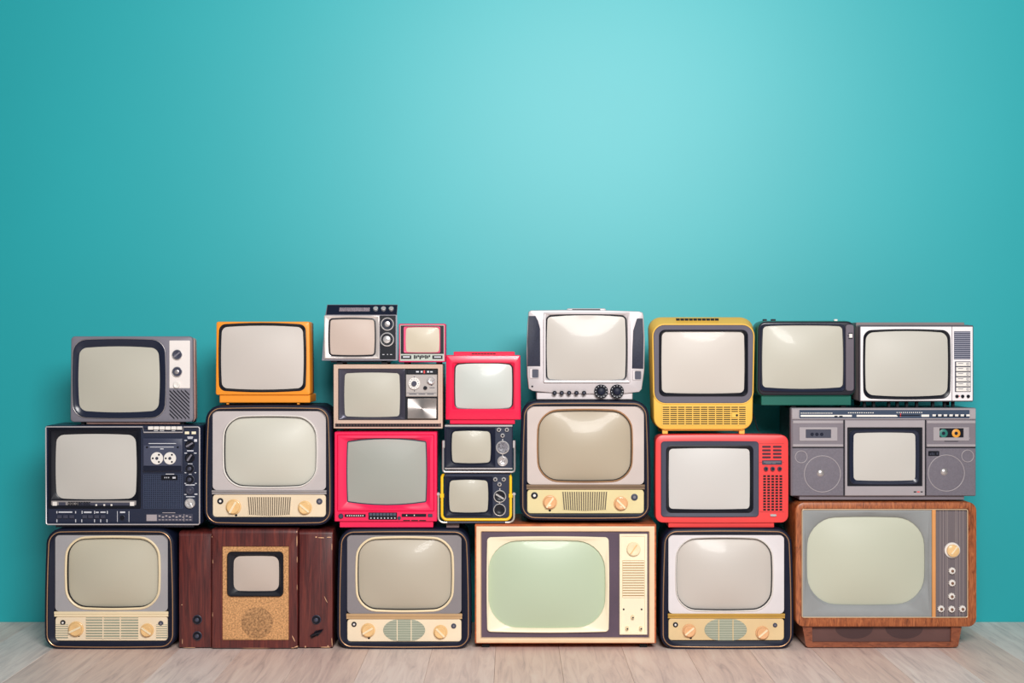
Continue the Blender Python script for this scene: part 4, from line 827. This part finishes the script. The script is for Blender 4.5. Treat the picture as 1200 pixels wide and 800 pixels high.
T.add('dial_scale', slope_box(396, 360.6, 432, 365, 1.0), mat('dial_print', (138, 124, 132), .5, var=.6, scale=300), fa)
for x in (439, 448.2, 457.4):
    p = on_slope(x, 362.6); k = MB()
    for j, (r, h) in enumerate(((2.9, .6), (2.9, 3), (2.3, 3.6))):
        for i in range(14):
            a = 2 * math.pi * i / 14; u = r * math.cos(a); v = r * math.sin(a)
            k.v.append((p[0] + u, p[1] + v * .753 - h * .659, p[2] - v * .659 - h * .753))
    for j in range(2): k.bridge(list(range(j * 14, j * 14 + 14)), list(range(j * 14 + 14, j * 14 + 28)))
    k.f += [tuple(range(14)), tuple(reversed(range(28, 42)))]
    T.add('top_knob', k, CHROME)
so = R(379, 369.4, 444, 420.2, .5, k=4, m=5); si = R(386.4, 374.6, 437.4, 415.2, 2.4, bx=.8, by=.8, k=4, m=5)
T.add('screen_frame', MB().loft([(so, 1), (so, -1.6), (so.ins(.5), -2), (so.ins(1.4), -2), (si.ins(-1.6), -.9), (si.ins(-1.2), .5)], closed=True), mat('polished_frame', (232, 222, 218), .28, metal=.55))
T.add('bezel', MB().loft([(si.ins(-1.9), 1), (si.ins(-1.9), -1.1), (si.ins(-.6), -1.3), (si, -.4), (si, .2)], closed=True), BLACK)
T.add('screen', MB().dome(si, -.4, 1.2), screen('glass_chrome', (208, 188, 176)))
T.add('dial_panel', MB().plate(R(444.4, 369.4, 463, 421, .4, k=2, m=1), -.8, .5, .3), BLACK)
T.knob(453.3, 379.5, 6.9, -.8, 2, NAVY, ring=CHROME, cap=SILVER)
k = T.knob(453, 397.6, 7.4, -.8, 2, BLACK, ring=CHROME)
T.add('knob_hub', MB().turn(453, 397.6, [(4.6, -2.6), (4.4, -5.4), (3.4, -6)], 18), CHROME, k)
T.marks('panel_print', OFFW, [(447.4, 415, 2.4, .7), (453, 414.8, 1, .9), (456.6, 415, 2.2, .7)], -.8)
T.add('base', MB().plate(R(386, 422, 456, 424.6, .4, k=2, m=1), 6, 40, .3), CHAR)
T.feet((396, 449), 422, 427.0, 7, ds=(6, 46))

# ------------------------------------------------------------------ tiny pink set
T = TV('portable_television', 'tiny pink television with black screen border and grey strip below', 494.3, 427.0, 8)
q = R(466.6, 379, 521.8, 424.4, 1.6, k=3, m=4)
T.add('cabinet', MB().loft([(q.ins(7, 4, 7, 2), 56), (q, 24), (q, .8), (q.ins(.8), 0), (q.ins(1.8), 0), (q.ins(2), .8), (q.ins(2.2), 4)]), mat('rose_plastic', (216, 44, 100), .4))
T.add('trim', MB().hoop(q.ins(1.9), .1, .4), mat('pale_green_trim', (196, 206, 194), .4))
bo = R(472.4, 382.4, 515.6, 413.4, 1.6, k=3, m=4); si = R(475.4, 383.8, 514, 412.4, 2.6, bx=.6, by=.6, k=3, m=4)
f4 = R(468.8, 381.2, 520, 414, .4, k=3, m=4); T.add('face_panel', MB().loft([(f4, 1), (f4, .2), (bo.ins(.3), .2), (bo.ins(.3), 1)], closed=True), BLACK)
T.add('bezel', MB().loft([(bo, .6), (bo, -.5), (bo.ins(.5), -.8), (si.ins(-.3), -.1), (si, .4), (si, .9)], closed=True), mat('pale_rose_plastic', (232, 90, 130), .4))
T.add('screen', MB().dome(si, .2, 1), screen('glass_tiny', (214, 202, 180)))
st = T.add('control_strip', MB().plate(R(468.8, 414.6, 520, 422.4, .3, k=2, m=1), -.2, 1, .3), mat('pale_green_grey', (190, 196, 186), .45))
T.marks('strip_cells', BLACK, [(469.4, 416.4, 12, 4.2), (506.2, 416.4, 12, 4.2)] + [(484.4 + i * 2.2, 416 + (i % 2) * .5, 1.7, 4.4 - (i % 3)) for i in range(9)], -.2, st)
T.marks('cell_lights', OFFW, [(471.6, 417.4, 8, 1.6), (508.4, 417.6, 8, 1.4)], -.45, st)
T.feet((475, 513), 424, 427.0, 5, ds=(6, 44))
